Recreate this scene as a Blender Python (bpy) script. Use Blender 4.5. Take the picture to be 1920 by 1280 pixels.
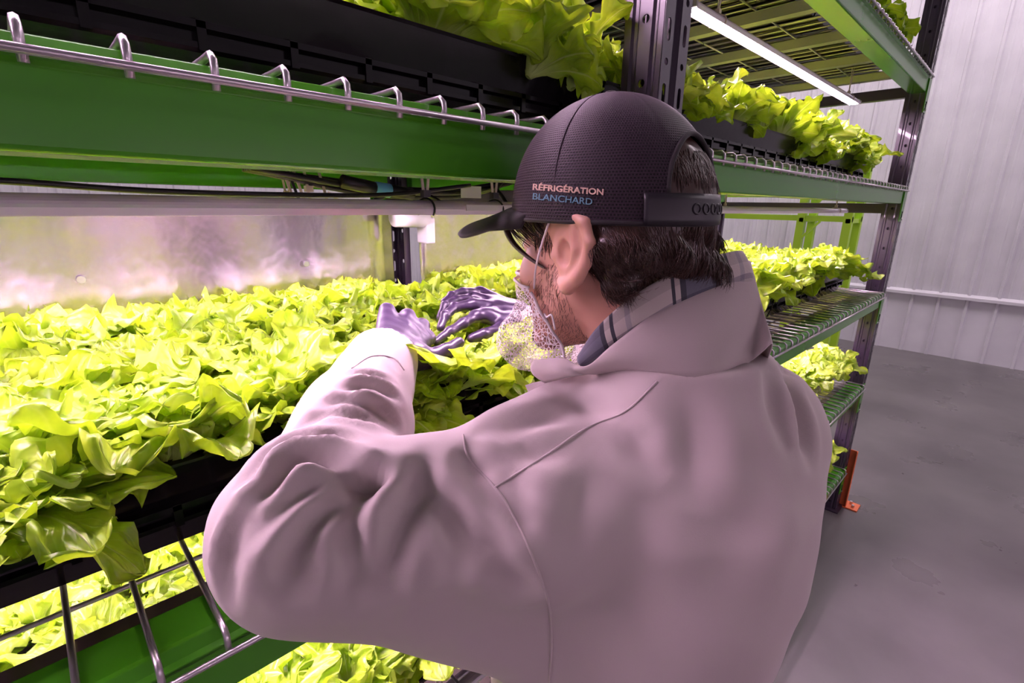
import bpy, bmesh, math, random
import numpy as np
from mathutils import Vector, Matrix
from mathutils.bvhtree import BVHTree
PI = math.pi
random.seed(7); RNG = np.random.default_rng(7)
for o in list(bpy.data.objects): bpy.data.objects.remove(o)
SC = bpy.context.scene
COL = SC.collection
def V(*a): return np.array(a, float)

# ------------------------------------------------------------------ camera
CAMZ = 1.55
yaw, pit, roll, FPX = 0.77284802, 0.2713606, 0.01658874, 929.58
FWD = V(math.sin(yaw)*math.cos(pit), math.cos(yaw)*math.cos(pit), -math.sin(pit))
RT = V(math.cos(yaw), -math.sin(yaw), 0); UP = np.cross(RT, FWD)
CR = math.cos(roll)*RT + math.sin(roll)*UP; CU = -math.sin(roll)*RT + math.cos(roll)*UP
cam_d = bpy.data.cameras.new('camera'); cam = bpy.data.objects.new('camera', cam_d); COL.objects.link(cam)
cam_d.sensor_width = 36.0; cam_d.lens = FPX/1920*36.0; cam_d.clip_start = 0.02; cam_d.clip_end = 100
M = Matrix(((CR[0], CU[0], -FWD[0], 0), (CR[1], CU[1], -FWD[1], 0), (CR[2], CU[2], -FWD[2], CAMZ), (0, 0, 0, 1)))
cam.matrix_world = M
SC.camera = cam
C0 = V(0, 0, CAMZ)
def ray(x, y): return FWD + CR*(x-960)/FPX + CU*(640-y)/FPX
def pd(x, y, t): return C0 + ray(x, y)*t                      # by depth
def py(x, y, Y): r = ray(x, y); return C0 + r*(Y/r[1])         # on a plane Y = const
def pz(x, y, z): r = ray(x, y); return C0 + r*((z-CAMZ)/r[2])

# ------------------------------------------------------------------ world and colour management
w = bpy.data.worlds.new('world'); SC.world = w; w.use_nodes = True
w.node_tree.nodes['Background'].inputs[0].default_value = (0.86, 0.80, 0.86, 1)
w.node_tree.nodes['Background'].inputs[1].default_value = 0.01
SC.view_settings.view_transform = 'Standard'; SC.view_settings.look = 'None'
SC.view_settings.exposure = 0.0; SC.view_settings.gamma = 1.0; SC.view_settings.use_curve_mapping = False
GROW_COL = (1.0, 0.66, 0.93); GROW_E = 105.0
HALL_COL = (1.0, 0.84, 0.93); HALL_E = 72.0

# ------------------------------------------------------------------ materials
def nt(m): return m.node_tree.nodes, m.node_tree.links
def pbr(name, col, rough=0.5, metal=0.0, spec=0.5, coat=0.0, **kw):
    m = bpy.data.materials.new(name); m.use_nodes = True
    b = m.node_tree.nodes['Principled BSDF']
    b.inputs['Base Color'].default_value = (*col, 1); b.inputs['Roughness'].default_value = rough
    b.inputs['Metallic'].default_value = metal; b.inputs['Specular IOR Level'].default_value = spec
    b.inputs['Coat Weight'].default_value = coat
    for k, v in kw.items(): b.inputs[k.replace('_', ' ')].default_value = v
    return m
def N(m, t, **kw):
    n = m.node_tree.nodes.new(t)
    for k, v in kw.items():
        if k.startswith('i_'): n.inputs[k[2:].replace('_', ' ')].default_value = v
        else: setattr(n, k, v)
    return n
def L(m, a, b): m.node_tree.links.new(a, b)
def bump_noise(m, scale=60, strength=0.2, dist=0.002, detail=4, coord='Object', stretch=None):
    n, l = nt(m); b = n['Principled BSDF']
    tc = N(m, 'ShaderNodeTexCoord'); src = tc.outputs[coord]
    if stretch:
        mp = N(m, 'ShaderNodeMapping'); mp.inputs['Scale'].default_value = stretch; L(m, src, mp.inputs[0]); src = mp.outputs[0]
    no = N(m, 'ShaderNodeTexNoise', i_Scale=scale, i_Detail=detail); L(m, src, no.inputs['Vector'])
    bu = N(m, 'ShaderNodeBump', i_Strength=strength, i_Distance=dist); L(m, no.outputs[0], bu.inputs['Height'])
    L(m, bu.outputs[0], b.inputs['Normal']); return no, bu, src
def vary(m, c1, c2, scale=8, detail=3, p=(0.35, 0.65), coord='Object', stretch=None, sock='Base Color'):
    b = m.node_tree.nodes['Principled BSDF']
    tc = N(m, 'ShaderNodeTexCoord'); src = tc.outputs[coord]
    if stretch:
        mp = N(m, 'ShaderNodeMapping'); mp.inputs['Scale'].default_value = stretch; L(m, src, mp.inputs[0]); src = mp.outputs[0]
    no = N(m, 'ShaderNodeTexNoise', i_Scale=scale, i_Detail=detail); L(m, src, no.inputs['Vector'])
    r = N(m, 'ShaderNodeValToRGB'); r.color_ramp.elements[0].position, r.color_ramp.elements[1].position = p
    r.color_ramp.elements[0].color = (*c1, 1); r.color_ramp.elements[1].color = (*c2, 1)
    L(m, no.outputs[0], r.inputs[0]); L(m, r.outputs[0], b.inputs[sock])

m_green = pbr('green_paint', (0.052, 0.25, 0.010), 0.25, spec=0.35, coat=0.06); bump_noise(m_green, 25, 0.06, 0.002, stretch=(0.3, 3, 3))
m_ledge = pbr('brown_grey_steel', (0.10, 0.075, 0.07), 0.4, metal=0.3)
m_post = pbr('dark_violet_paint', (0.038, 0.026, 0.045), 0.3, metal=0.0, coat=0.3); bump_noise(m_post, 40, 0.08, 0.001)
m_wire = pbr('zinc_wire', (0.55, 0.50, 0.54), 0.33, metal=0.9); bump_noise(m_wire, 300, 0.25, 0.0005)
m_channel = pbr('galvanised_channel', (0.30, 0.29, 0.26), 0.4, metal=0.5)
m_black = pbr('black_plastic', (0.004, 0.003, 0.004), 0.16, spec=0.3); bump_noise(m_black, 30, 0.12, 0.003)
m_cable = pbr('black_rubber', (0.008, 0.007, 0.009), 0.4)
m_tie = pbr('natural_nylon', (0.62, 0.52, 0.42), 0.4, Transmission_Weight=0.1)
m_bluetag = pbr('blue_tape', (0.12, 0.42, 0.62), 0.5)
m_sticker = pbr('white_sticker', (0.6, 0.6, 0.6), 0.5)
m_lamp = pbr('aluminium_housing', (0.88, 0.76, 0.89), 0.18, metal=0.3, coat=0.3)
m_cap_end = pbr('grey_end_cap', (0.35, 0.33, 0.36), 0.45)
m_reflect = pbr('brushed_aluminium', (0.62, 0.56, 0.61), 0.19, metal=1.0)
bump_noise(m_reflect, 9, 0.30, 0.006, detail=3, stretch=(1.6, 1, 1))
m_orange = pbr('orange_paint', (0.75, 0.16, 0.05), 0.45); bump_noise(m_orange, 30, 0.2, 0.001)
m_lime = pbr('lime_paint', (0.36, 0.62, 0.02), 0.4)
m_dark = pbr('dark_panel', (0.03, 0.03, 0.035), 0.5)
m_ink = pbr('black_ink', (0.005, 0.005, 0.005), 0.6)
m_bolt = pbr('zinc_bolt', (0.6, 0.58, 0.6), 0.3, metal=1)
m_soil = pbr('grow_medium', (0.025, 0.018, 0.012), 0.9)
def emis(name, col, s):
    m = bpy.data.materials.new(name); m.use_nodes = True
    n, l = nt(m); n.clear(); e = n.new('ShaderNodeEmission'); o = n.new('ShaderNodeOutputMaterial')
    e.inputs[0].default_value = (*col, 1); e.inputs[1].default_value = s; l.new(e.outputs[0], o.inputs[0]); return m
m_glow = emis('grow_tube', GROW_COL, GROW_E)
m_hall = emis('hall_light_panel', HALL_COL, HALL_E)

# walls / floor
m_wall = pbr('painted_steel_wall', (0.63, 0.62, 0.66), 0.42); vary(m_wall, (0.60, 0.59, 0.63), (0.67, 0.66, 0.70), 3, 4)
bump_noise(m_wall, 6, 0.25, 0.004)
m_floor = pbr('polished_concrete', (0.24, 0.23, 0.23), 0.3, spec=0.4)
vary(m_floor, (0.085, 0.078, 0.078), (0.155, 0.145, 0.143), 1.6, 9, (0.3, 0.7))
_no, _bu, _s = bump_noise(m_floor, 9, 0.06, 0.001, 5)
_r = N(m_floor, 'ShaderNodeMapRange'); _r.inputs['To Min'].default_value = 0.18; _r.inputs['To Max'].default_value = 0.42
_n2 = N(m_floor, 'ShaderNodeTexNoise', i_Scale=2.5, i_Detail=8); L(m_floor, _s, _n2.inputs['Vector'])
L(m_floor, _n2.outputs[0], _r.inputs[0]); L(m_floor, _r.outputs[0], m_floor.node_tree.nodes['Principled BSDF'].inputs['Roughness'])
m_ceil = pbr('ceiling_steel', (0.55, 0.55, 0.56), 0.5)

# lettuce leaf: diffuse + translucent, veins from the UV map
def leaf_material():
    m = bpy.data.materials.new('lettuce_leaf'); m.use_nodes = True; n, l = nt(m)
    b = n['Principled BSDF']; out = n['Material Output']
    uv = N(m, 'ShaderNodeUVMap'); sp = N(m, 'ShaderNodeSeparateXYZ'); L(m, uv.outputs[0], sp.inputs[0])
    def mth(op, a, c=None):
        q = N(m, 'ShaderNodeMath', operation=op)
        for i, v in enumerate((a, c)):
            if v is None: continue
            if isinstance(v, (int, float)): q.inputs[i].default_value = v
            else: L(m, v, q.inputs[i])
        return q.outputs[0]
    u = mth('ABSOLUTE', mth('SUBTRACT', sp.outputs[0], 0.5)); v = sp.outputs[1]        # u 0..0.5 from midrib
    rib = N(m, 'ShaderNodeMapRange', clamp=True); L(m, u, rib.inputs[0])
    L(m, mth('MULTIPLY', mth('SUBTRACT', 1.1, v), 0.075), rib.inputs['From Max']); rib.inputs['From Min'].default_value = 0.0
    rib.inputs['To Min'].default_value = 1; rib.inputs['To Max'].default_value = 0
    # side veins
    ph = mth('SUBTRACT', mth('MULTIPLY', v, 52.0), mth('MULTIPLY', u, 60.0))
    sv = mth('POWER', mth('ABSOLUTE', mth('SINE', mth('MULTIPLY', ph, 0.5))), 14.0)
    oi = N(m, 'ShaderNodeObjectInfo')
    tc = N(m, 'ShaderNodeTexCoord')
    no = N(m, 'ShaderNodeTexNoise', i_Scale=28, i_Detail=3); L(m, tc.outputs['Object'], no.inputs['Vector'])
    ramp = N(m, 'ShaderNodeValToRGB'); e = ramp.color_ramp.elements
    e[0].position = 0.3; e[0].color = (0.26, 0.43, 0.018, 1); e[1].position = 0.7; e[1].color = (0.52, 0.70, 0.05, 1)
    L(m, mth('ADD', no.outputs[0], mth('MULTIPLY', mth('SUBTRACT', oi.outputs['Random'], 0.5), 0.22)), ramp.inputs[0])
    mx = N(m, 'ShaderNodeMix', data_type='RGBA'); mx.inputs['B'].default_value = (0.66, 0.76, 0.34, 1)
    L(m, ramp.outputs[0], mx.inputs['A'])
    base = N(m, 'ShaderNodeMapRange', clamp=True); L(m, v, base.inputs[0]); base.inputs['From Min'].default_value = 0.12; base.inputs['From Max'].default_value = 0.45
    base.inputs['To Min'].default_value = 0.8; base.inputs['To Max'].default_value = 0.0
    L(m, mth('MAXIMUM', mth('MAXIMUM', mth('MULTIPLY', rib.outputs[0], 0.8), mth('MULTIPLY', sv, 0.07)), base.outputs[0]), mx.inputs['Factor'])
    L(m, mx.outputs['Result'], b.inputs['Base Color'])
    b.inputs['Roughness'].default_value = 0.36; b.inputs['Specular IOR Level'].default_value = 0.55
    vo = N(m, 'ShaderNodeTexVoronoi', feature='SMOOTH_F1', i_Scale=110); L(m, tc.outputs['Object'], vo.inputs['Vector'])
    h = mth('ADD', mth('MULTIPLY', vo.outputs['Distance'], 1.0), mth('MULTIPLY', mth('MAXIMUM', mth('MULTIPLY', sv, 0.35), rib.outputs[0]), -0.5))
    bu = N(m, 'ShaderNodeBump', i_Strength=0.5, i_Distance=0.003); L(m, h, bu.inputs['Height']); L(m, bu.outputs[0], b.inputs['Normal'])
    tr = N(m, 'ShaderNodeBsdfTranslucent'); mc = N(m, 'ShaderNodeMix', data_type='RGBA', blend_type='MULTIPLY'); mc.inputs['Factor'].default_value = 1
    mc.inputs['B'].default_value = (1.0, 0.98, 0.4, 1); L(m, mx.outputs['Result'], mc.inputs['A']); L(m, mc.outputs['Result'], tr.inputs[0])
    ms = N(m, 'ShaderNodeMixShader'); ms.inputs[0].default_value = 0.38
    L(m, b.outputs[0], ms.inputs[1]); L(m, tr.outputs[0], ms.inputs[2]); L(m, ms.outputs[0], out.inputs['Surface'])
    return m
m_leaf = leaf_material()

# ------------------------------------------------------------------ mesh helpers
class MB:
    def __init__(s): s.v = []; s.f = []; s.uv = []
    def add(s, v, f, uv=None):
        o = len(s.v); s.v += [tuple(map(float, p)) for p in v]; s.f += [tuple(int(i)+o for i in q) for q in f]; return s
    def box(s, a, b):
        x0, y0, z0 = a; x1, y1, z1 = b
        return s.add([(x0,y0,z0),(x1,y0,z0),(x1,y1,z0),(x0,y1,z0),(x0,y0,z1),(x1,y0,z1),(x1,y1,z1),(x0,y1,z1)],
                     [(3,2,1,0),(4,5,6,7),(0,1,5,4),(1,2,6,5),(2,3,7,6),(3,0,4,7)])
    def bar(s, p, q, wd, ht, up=(0, 0, 1)):
        p = V(*p); q = V(*q); d = (q-p)/np.linalg.norm(q-p); u = V(*up); sd = np.cross(d, u)
        if np.linalg.norm(sd) < 1e-6: sd = V(1, 0, 0)
        sd /= np.linalg.norm(sd); u = np.cross(sd, d); sd *= wd/2; u *= ht/2
        return s.add([p-sd-u, p+sd-u, p+sd+u, p-sd+u, q-sd-u, q+sd-u, q+sd+u, q-sd+u],
                     [(0,1,2,3),(7,6,5,4),(0,4,5,1),(1,5,6,2),(2,6,7,3),(3,7,4,0)])
    def tube(s, pts, r, n=8, caps=True):
        pts = [V(*p) for p in pts]; rs = r if hasattr(r, '__len__') else [r]*len(pts)
        rings = []; prev = None
        for i, p in enumerate(pts):
            a = pts[max(i-1, 0)]; b = pts[min(i+1, len(pts)-1)]; d = b-a; d /= (np.linalg.norm(d)+1e-12)
            if prev is None:
                u = V(0, 0, 1) if abs(d[2]) < 0.9 else V(0, 1, 0); u = u-d*(u@d)
            else: u = prev-d*(prev@d)
            u /= (np.linalg.norm(u)+1e-12); prev = u; w_ = np.cross(d, u)
            rings.append([p+rs[i]*(math.cos(2*PI*k/n)*u+math.sin(2*PI*k/n)*w_) for k in range(n)])
        v = [q for g in rings for q in g]; f = []
        for i in range(len(pts)-1):
            for k in range(n):
                a = i*n+k; b = i*n+(k+1) % n; f.append((a, b, b+n, a+n))
        if caps: f.append(tuple(range(n))[::-1]); f.append(tuple(range((len(pts)-1)*n, len(pts)*n)))
        return s.add(v, f)
    def prism_x(s, prof, x0, x1):     # profile in (y,z), extruded along X
        n = len(prof); v = [(x0, y, z) for y, z in prof]+[(x1, y, z) for y, z in prof]
        f = [(k, (k+1) % n, (k+1) % n+n, k+n) for k in range(n)]+[tuple(range(n))[::-1], tuple(range(n, 2*n))]
        return s.add(v, f)
    def grid(s, P, close_u=False):    # P[i][j] points
        ni = len(P); nj = len(P[0]); v = [q for r_ in P for q in r_]; f = []
        for i in range(ni-1):
            for j in range(nj if close_u else nj-1):
                a = i*nj+j; b = i*nj+(j+1) % nj; f.append((a, b, b+nj, a+nj))
        return s.add(v, f)
    def build(s, name, mat, parent=None, smooth=False, bevel=0, solid=0, angle=None):
        me = bpy.data.meshes.new(name); me.from_pydata(s.v, [], s.f); me.validate(); me.update()
        o = bpy.data.objects.new(name, me); COL.objects.link(o); me.materials.append(mat)
        if smooth: me.polygons.foreach_set('use_smooth', [True]*len(me.polygons))
        if solid:
            md = o.modifiers.new('solid', 'SOLIDIFY'); md.thickness = solid; md.offset = 0
        if bevel:
            md = o.modifiers.new('bevel', 'BEVEL'); md.width = bevel; md.segments = 2; md.limit_method = 'ANGLE'
        if parent: setpar(o, parent)
        return o
def setpar(o, p):
    o.parent = p; o.matrix_parent_inverse = Matrix.Translation(-world_loc(p))
def world_loc(o):
    l = Vector(o.location); 
    while o.parent: l = l + o.matrix_parent_inverse.translation + Vector(o.parent.location) ; o = o.parent
    return l
def tag(o, label=None, cat=None, group=None, kind=None):
    if label: o['label'] = label
    if cat: o['category'] = cat
    if group: o['group'] = group
    if kind: o['kind'] = kind
    return o
def thing(name, label, cat, loc, group=None):
    o = bpy.data.objects.new(name, None); COL.objects.link(o); o.location = loc; o.empty_display_size = 0.05
    return tag(o, label, cat, group)
def catmull(P, n=8):
    P = [V(*p) for p in P]; Q = [2*P[0]-P[1]]+P+[2*P[-1]-P[-2]]; out = []
    for i in range(1, len(Q)-2):
        for k in range(n):
            t = k/n; a, b, c, d = Q[i-1:i+3]
            out.append(0.5*((2*b)+(c-a)*t+(2*a-5*b+4*c-d)*t*t+(3*b-a-3*c+d)*t**3))
    out.append(P[-1]); return out

# ------------------------------------------------------------------ the hall
WX = 7.06; WYB = 6.4; WXL = -5.0; WYF = -4.5; CZ = 5.2
MB().box((WXL, WYF, -0.1), (WX, WYB, 0)).build('floor', m_floor)['kind'] = 'structure'
MB().box((WXL, WYF, CZ), (WX, WYB, CZ+0.1)).build('ceiling', m_ceil)['kind'] = 'structure'
def ribbed(name, a, b, nrm, z0, z1, pitch, depth, minor=True):
    """corrugated steel sheet from a to b, ribs standing out along nrm"""
    a = V(*a, 0); b = V(*b, 0); n = V(*nrm, 0); Lw = np.linalg.norm(b-a); d = (b-a)/Lw; pr = []
    s = 0.0
    while s < Lw:
        pr += [(s, 0)]
        if minor:
            for q in (0.3, 0.62):
                pr += [(s+pitch*q-0.012, 0), (s+pitch*q-0.004, depth*0.22), (s+pitch*q+0.004, depth*0.22), (s+pitch*q+0.012, 0)]
        pr += [(s+pitch-0.040, 0), (s+pitch-0.028, depth), (s+pitch-0.010, depth), (s+pitch-0.0001, 0)]
        s += pitch
    mb = MB(); lo = [a+d*x+n*y+V(0, 0, z0) for x, y in pr]; hi = [a+d*x+n*y+V(0, 0, z1) for x, y in pr]
    mb.grid([lo, hi]); o = mb.build(name, m_wall, solid=0.004); o['kind'] = 'structure'; return o
ribbed('wall_right', (WX, WYF), (WX, WYB), (-1, 0), 0.69, CZ, 0.232, 0.022)
ribbed('trim_1', (WX, WYF), (WX, WYB), (-1, 0), 0.0, 0.66, 0.232, 0.018, False)
tr_ = MB().add([(WX+0.01, WYF, 0.645), (WX-0.045, WYF, 0.645), (WX-0.045, WYF, 0.675), (WX-0.015, WYF, 0.70), (WX+0.01, WYF, 0.70),
                (WX+0.01, WYB, 0.645), (WX-0.045, WYB, 0.645), (WX-0.045, WYB, 0.675), (WX-0.015, WYB, 0.70), (WX+0.01, WYB, 0.70)],
               [(4,3,2,1,0),(5,6,7,8,9),(0,1,6,5),(1,2,7,6),(2,3,8,7),(3,4,9,8),(4,0,5,9)]).build('trim_2', m_wall); tr_['kind'] = 'structure'
ribbed('wall_back', (WXL, WYB), (WX, WYB), (0, -1), 0, CZ, 0.232, 0.022)
ribbed('wall_left', (WXL, WYF), (WXL, WYB), (1, 0), 0, CZ, 0.232, 0.022, False)
ribbed('wall_front', (WXL, WYF), (WX, WYF), (0, 1), 0, CZ, 0.232, 0.022, False)

# high bay lights of the hall
for i, (x, y) in enumerate([(5.4, -2.6), (5.4, 0.4), (5.4, 3.2), (1.6, 4.9), (-2.2, 4.9)]):
    t = thing('ceiling_light', 'long white hall light hanging under the ceiling, '+['near the front wall', 'beside the rack end', 'towards the back corner', 'behind the rack, middle', 'behind the rack, far left'][i], 'light', (x, y, CZ-0.25), 'hall lights under the ceiling')
    MB().box((x-0.62, y-0.17, CZ-0.25), (x+0.62, y+0.17, CZ-0.17)).build('housing', m_cap_end, t, bevel=0.004)
    MB().box((x-0.6, y-0.15, CZ-0.262), (x+0.6, y+0.15, CZ-0.251)).build('diffuser', m_hall, t)
    for dx in (-0.5, 0.5): MB().tube([(x+dx, y, CZ-0.17), (x+dx, y, CZ)], 0.004, 6).build('hanger', m_wire, t)

# ------------------------------------------------------------------ rack
YF = 0.445; YR = 1.30                       # front beam face, rear beam face (inner)
BEAMH = 0.070
LV = dict(A=2.032, B=1.576, C=1.100, D=0.640, E=0.175)     # undersides of the beams
PX0 = [(-1.40, -1.324), (0.737, 0.813), (2.862, 2.938)]    # x ranges of the uprights
rack = thing('storage_rack', 'green and dark violet steel storage rack with five levels of growing shelves', 'rack', (0.775, 0.9, 0))
def holed(mb, o, du, dv, wu, cells, n=16):
    """flat strip in the plane (du,dv) from o, wu wide, made of cells (v0, v1, hole centre u, centre v, ru, rv or None)"""
    o = V(*o); du = V(*du); dv = V(*dv)
    for v0, v1, cu, cv, ru, rv in cells:
        if ru is None:
            mb.add([o+dv*v0, o+du*wu+dv*v0, o+du*wu+dv*v1, o+dv*v1], [(0, 1, 2, 3)]); continue
        pin = []; pout = []
        angs = sorted([2*PI*k/n for k in range(n)]+[math.atan2(b-cv, a-cu) % (2*PI) for a in (0, wu) for b in (v0, v1)])
        for t in angs:
            c, s = math.cos(t), math.sin(t)
            ex = 1 if rv <= ru*1.01 else 0
            if ex: hu, hv = cu+ru*c, cv+ru*s
            else: hu, hv = cu+ru*c, cv+(rv-ru)*(1 if s > 1e-9 else (-1 if s < -1e-9 else 0))+ru*s
            ks = []
            if c > 1e-9: ks.append((wu-cu)/c)
            if c < -1e-9: ks.append(-cu/c)
            if s > 1e-9: ks.append((v1-cv)/s)
            if s < -1e-9: ks.append((v0-cv)/s)
            k = min(ks); pin.append(o+du*hu+dv*hv); pout.append(o+du*(cu+k*c)+dv*(cv+k*s))
        m_ = len(angs); mb.add(pin+pout, [(i, (i+1) % m_, (i+1) % m_+m_, i+m_) for i in range(m_)])
def upright(x0, x1, y0, y1, face, ztop=2.75, holes=True):
    """open profile post; face = +1 if its slotted face looks towards -Y (front), -1 for a rear post"""
    mb = MB(); P_ = 0.0889; nz = int(ztop/P_)+1
    yf = y0 if face > 0 else y1; sgn = face
    def cells(cu, kind):
        out = []
        for k in range(nz):
            a = k*P_; b = min(a+P_, ztop); h = b-a
            if h < 0.02: continue
            if kind == 'front':
                out.append((a, a+h*0.62, cu, a+h*0.31, 0.0052, 0.0155)); out.append((a+h*0.62, b, cu, a+h*0.82, 0.0052, 0.0052))
            elif kind == 'side': out.append((a, b, cu, a+h*0.5, 0.0062, 0.0062))
            else: out.append((a, b, 0, 0, None, None))
        return out
    z = (0, 0, 1); W = x1-x0
    holed(mb, (x0, yf, 0), (1, 0, 0), z, 0.028, cells(0.014, 'front'))
    holed(mb, (x1-0.028, yf, 0), (1, 0, 0), z, 0.028, cells(0.014, 'front'))
    g = 0.007*sgn
    mb.add([(x0+0.028, yf, 0), (x0+0.033, yf+g, 0), (x1-0.033, yf+g, 0), (x1-0.028, yf, 0),
            (x0+0.028, yf, ztop), (x0+0.033, yf+g, ztop), (x1-0.033, yf+g, ztop), (x1-0.028, yf, ztop)], [(0,1,5,4),(1,2,6,5),(2,3,7,6)])
    D = y1-y0
    for xs, inn in ((x0, 1), (x1, -1)):
        yy = lambda t: yf+sgn*t
        holed(mb, (xs, yy(0.020), 0), (0, sgn, 0), z, 0.022, cells(0.011, 'side'))
        prof = [(0, 0), (0.008, 0), (0.012, -0.003), (0.016, -0.003), (0.020, 0)]
        lo = [(xs+inn*(-q), yy(t), 0) for t, q in prof]; hi = [(a, b, ztop) for a, b, c in lo]; mb.grid([lo, hi])
        prof = [(0.042, 0), (0.046, -0.003), (0.052, -0.003), (0.056, 0), (D, 0)]
        lo = [(xs+inn*(-q), yy(t), 0) for t, q in prof]; hi = [(a, b, ztop) for a, b, c in lo]; mb.grid([lo, hi])
        lo = [(xs, yy(D), 0), (xs+inn*0.02, yy(D), 0)]; hi = [(a, b, ztop) for a, b, c in lo]; mb.grid([lo, hi])
    o = mb.build('upright', m_post, rack, solid=0.0022)
    MB().box((x0-0.03, y0-0.02, 0), (x1+0.03, y1+0.02, 0.006)).build('foot_plate', m_post, o)
    return o
for x0, x1 in PX0:
    upright(x0, x1, YF, YF+0.068, 1); upright(x0, x1, YR-0.03, YR+0.038, -1)
    xm = (x0+x1)/2
    for z in (0.16, 0.62, 1.085, 1.555, 2.045, 2.5):
        MB().box((xm-0.018, YF+0.05, z-0.022), (xm+0.018, YR-0.01, z+0.022)).build('cross_brace', m_post, rack, bevel=0.002)
# beams
BAYS = [(PX0[0][1], PX0[1][0]), (PX0[1][1], PX0[2][0])]
def squiggle(P0, s=1.0):
    pts = [(-0.004, 0.012), (0.004, 0.015), (0.009, 0.009), (0.001, 0.007), (-0.003, 0.001), (0.003, -0.004), (0.002, -0.010), (-0.002, -0.015)]
    return catmull([(P0[0]+a*s, P0[1], P0[2]+b*s) for a, b in pts], 5)
for lv, zb in LV.items():
    zt = zb+BEAMH
    for bi, (x0, x1) in enumerate(BAYS):
        prof = [(YF, zb+0.004), (YF, zb+0.050), (YF-0.0045, zb+0.053), (YF-0.0055, zb+0.055), (YF-0.0045, zb+0.057), (YF+0.001, zb+0.060), (YF+0.008, zt-0.001), (YF+0.012, zt),
                (YF+0.058, zt), (YF+0.060, zt-0.002), (YF+0.060, zb+0.002), (YF+0.058, zb), (YF+0.004, zb), (YF+0.001, zb+0.0012)]
        b = MB().prism_x(prof[::-1], x0, x1).build('beam', m_green, rack, bevel=0.001)
        MB().box((x0, YF+0.0605, zt-0.022), (x1, YF+0.084, zt-0.006)).build('inner_ledge', m_ledge, b)
        y0 = YR-0.052
        b = MB().prism_x([(y0, zb), (y0, zb+0.045), (y0+0.003, zt), (y0+0.050, zt), (y0+0.050, zb)][::-1], x0, x1).build('beam', m_green, rack, bevel=0.0015)
        for xe, s in ((x0, -1), (x1, 1)):                     # connectors wrap on the posts
            xa, xb = (xe-0.037, xe+0.003) if s < 0 else (xe-0.003, xe+(0.052 if bi == 1 else 0.035))
            c = MB().box((xa, YF-0.0045, zb-0.078), (xb, YF-0.0005, zt)).build('connector', m_green, rack, bevel=0.001)
            MB().tube(squiggle(((xa+xb)/2-0.002*s, YF-0.0056, zb-0.048)), 0.0013, 5).build('ink_mark', m_ink, c)
            MB().tube([((xa+xb)/2, YF-0.010, zb-0.066), ((xa+xb)/2, YF-0.004, zb-0.066)], 0.004, 8).build('bolt', m_bolt, c)
            xa, xb = (xe-0.003, xe+0.044) if s < 0 else (xe-0.044, xe+0.003)
            c = MB().box((xa, YR-0.0345, zb-0.07), (xb, YR-0.030, zt)).build('connector', m_green, rack, bevel=0.001)
            MB().tube(squiggle(((xa+xb)/2, YR-0.0362, zb-0.045)), 0.0014, 5).build('ink_mark', m_ink, c)
# orange post protector at the outer foot
t = thing('post_protector', 'orange steel post protector bolted to the floor at the end of the rack', 'post protector', (2.95, 0.43, 0))
MB().box((2.943, 0.415, 0), (2.949, 0.50, 0.33)).box((2.925, 0.412, 0), (2.949, 0.4155, 0.33)).build('guard', m_orange, t, bevel=0.001)
MB().box((2.925, 0.36, 0), (3.01, 0.43, 0.007)).build('foot', m_orange, t, bevel=0.001)
for a, b in ((2.95, 0.385), (2.985, 0.40)): MB().tube([(a, b, 0.005), (a, b, 0.022)], 0.007, 6).build('anchor_bolt', m_bolt, t)

# wire decks, one per half bay
LVN = dict(A='top', B='second', C='third', D='fourth', E='lowest')
BAYN = ['bay beside the worker\'s left arm', 'far bay towards the end wall']
def wire_deck(x0, x1, lv, label):
    zt = LV[lv]+BEAMH; t = thing('wire_deck', label, 'wire deck', ((x0+x1)/2, 0.87, zt), 'wire decks')
    r = 0.0029; mb = MB(); n = int((x1-x0)/0.0508); off = (x1-x0-n*0.0508)/2
    for k in range(n+1):
        x = x0+off+k*0.0508; z = zt+r+0.0005
        if lv in 'ABC': pts = [(x, YR+0.02, z), (x, YF+0.012, z), (x, YF-0.005, z+0.0005), (x, YF-0.0105, z-0.004), (x, YF-0.0115, z-0.010), (x, YF-0.0105, z-0.024)]
        else: pts = [(x, YR+0.02, z), (x, YF, z), (x, YF-0.0105, z-0.004), (x, YF-0.0115, z-0.022)]
        mb.tube(pts, r, 7 if lv in 'BC' else 5)
    mb.build('cross_wires', m_wire, t, smooth=True)
    mb = MB(); mb.tube([(x0+0.004, YF-0.0170, zt-0.0145), (x1-0.004, YF-0.0170, zt-0.0145)], 0.0030, 8)
    for k in range(7):
        y = YF+0.125+k*0.125; mb.tube([(x0+0.004, y, zt-0.002), (x1-0.004, y, zt-0.002)], r, 6)
    mb.build('long_wires', m_wire, t, smooth=True)
    for x in ([x0+0.09, x0+0.49, x0+0.86] if x1 < 0.8 else [x0+(k+0.5)*(x1-x0)/3 for k in range(3)]):
        MB().add([(x-0.022, YF+0.062, zt-0.004), (x-0.016, YF+0.062, zt-0.03), (x+0.016, YF+0.062, zt-0.03), (x+0.022, YF+0.062, zt-0.004),
                  (x-0.022, YR-0.054, zt-0.004), (x-0.016, YR-0.054, zt-0.03), (x+0.016, YR-0.054, zt-0.03), (x+0.022, YR-0.054, zt-0.004)],
                 [(0,1,5,4),(1,2,6,5),(2,3,7,6)]).build('support_channel', m_channel, t, solid=0.002)
for lv in 'ABCDE':
    for bi, (x0, x1) in enumerate(BAYS):
        xm = (x0+x1)/2
        for hi_, (a, b) in enumerate(((x0, xm), (xm, x1))):
            if bi == 0 and hi_ == 0: continue
            pos = 'near bay' if bi == 0 else ('far bay by the middle post' if hi_ == 0 else 'far bay by the end post')
            wire_deck(a+0.001, b-0.001, lv, 'zinc wire deck on the %s level, %s' % (LVN[lv], pos))

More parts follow.
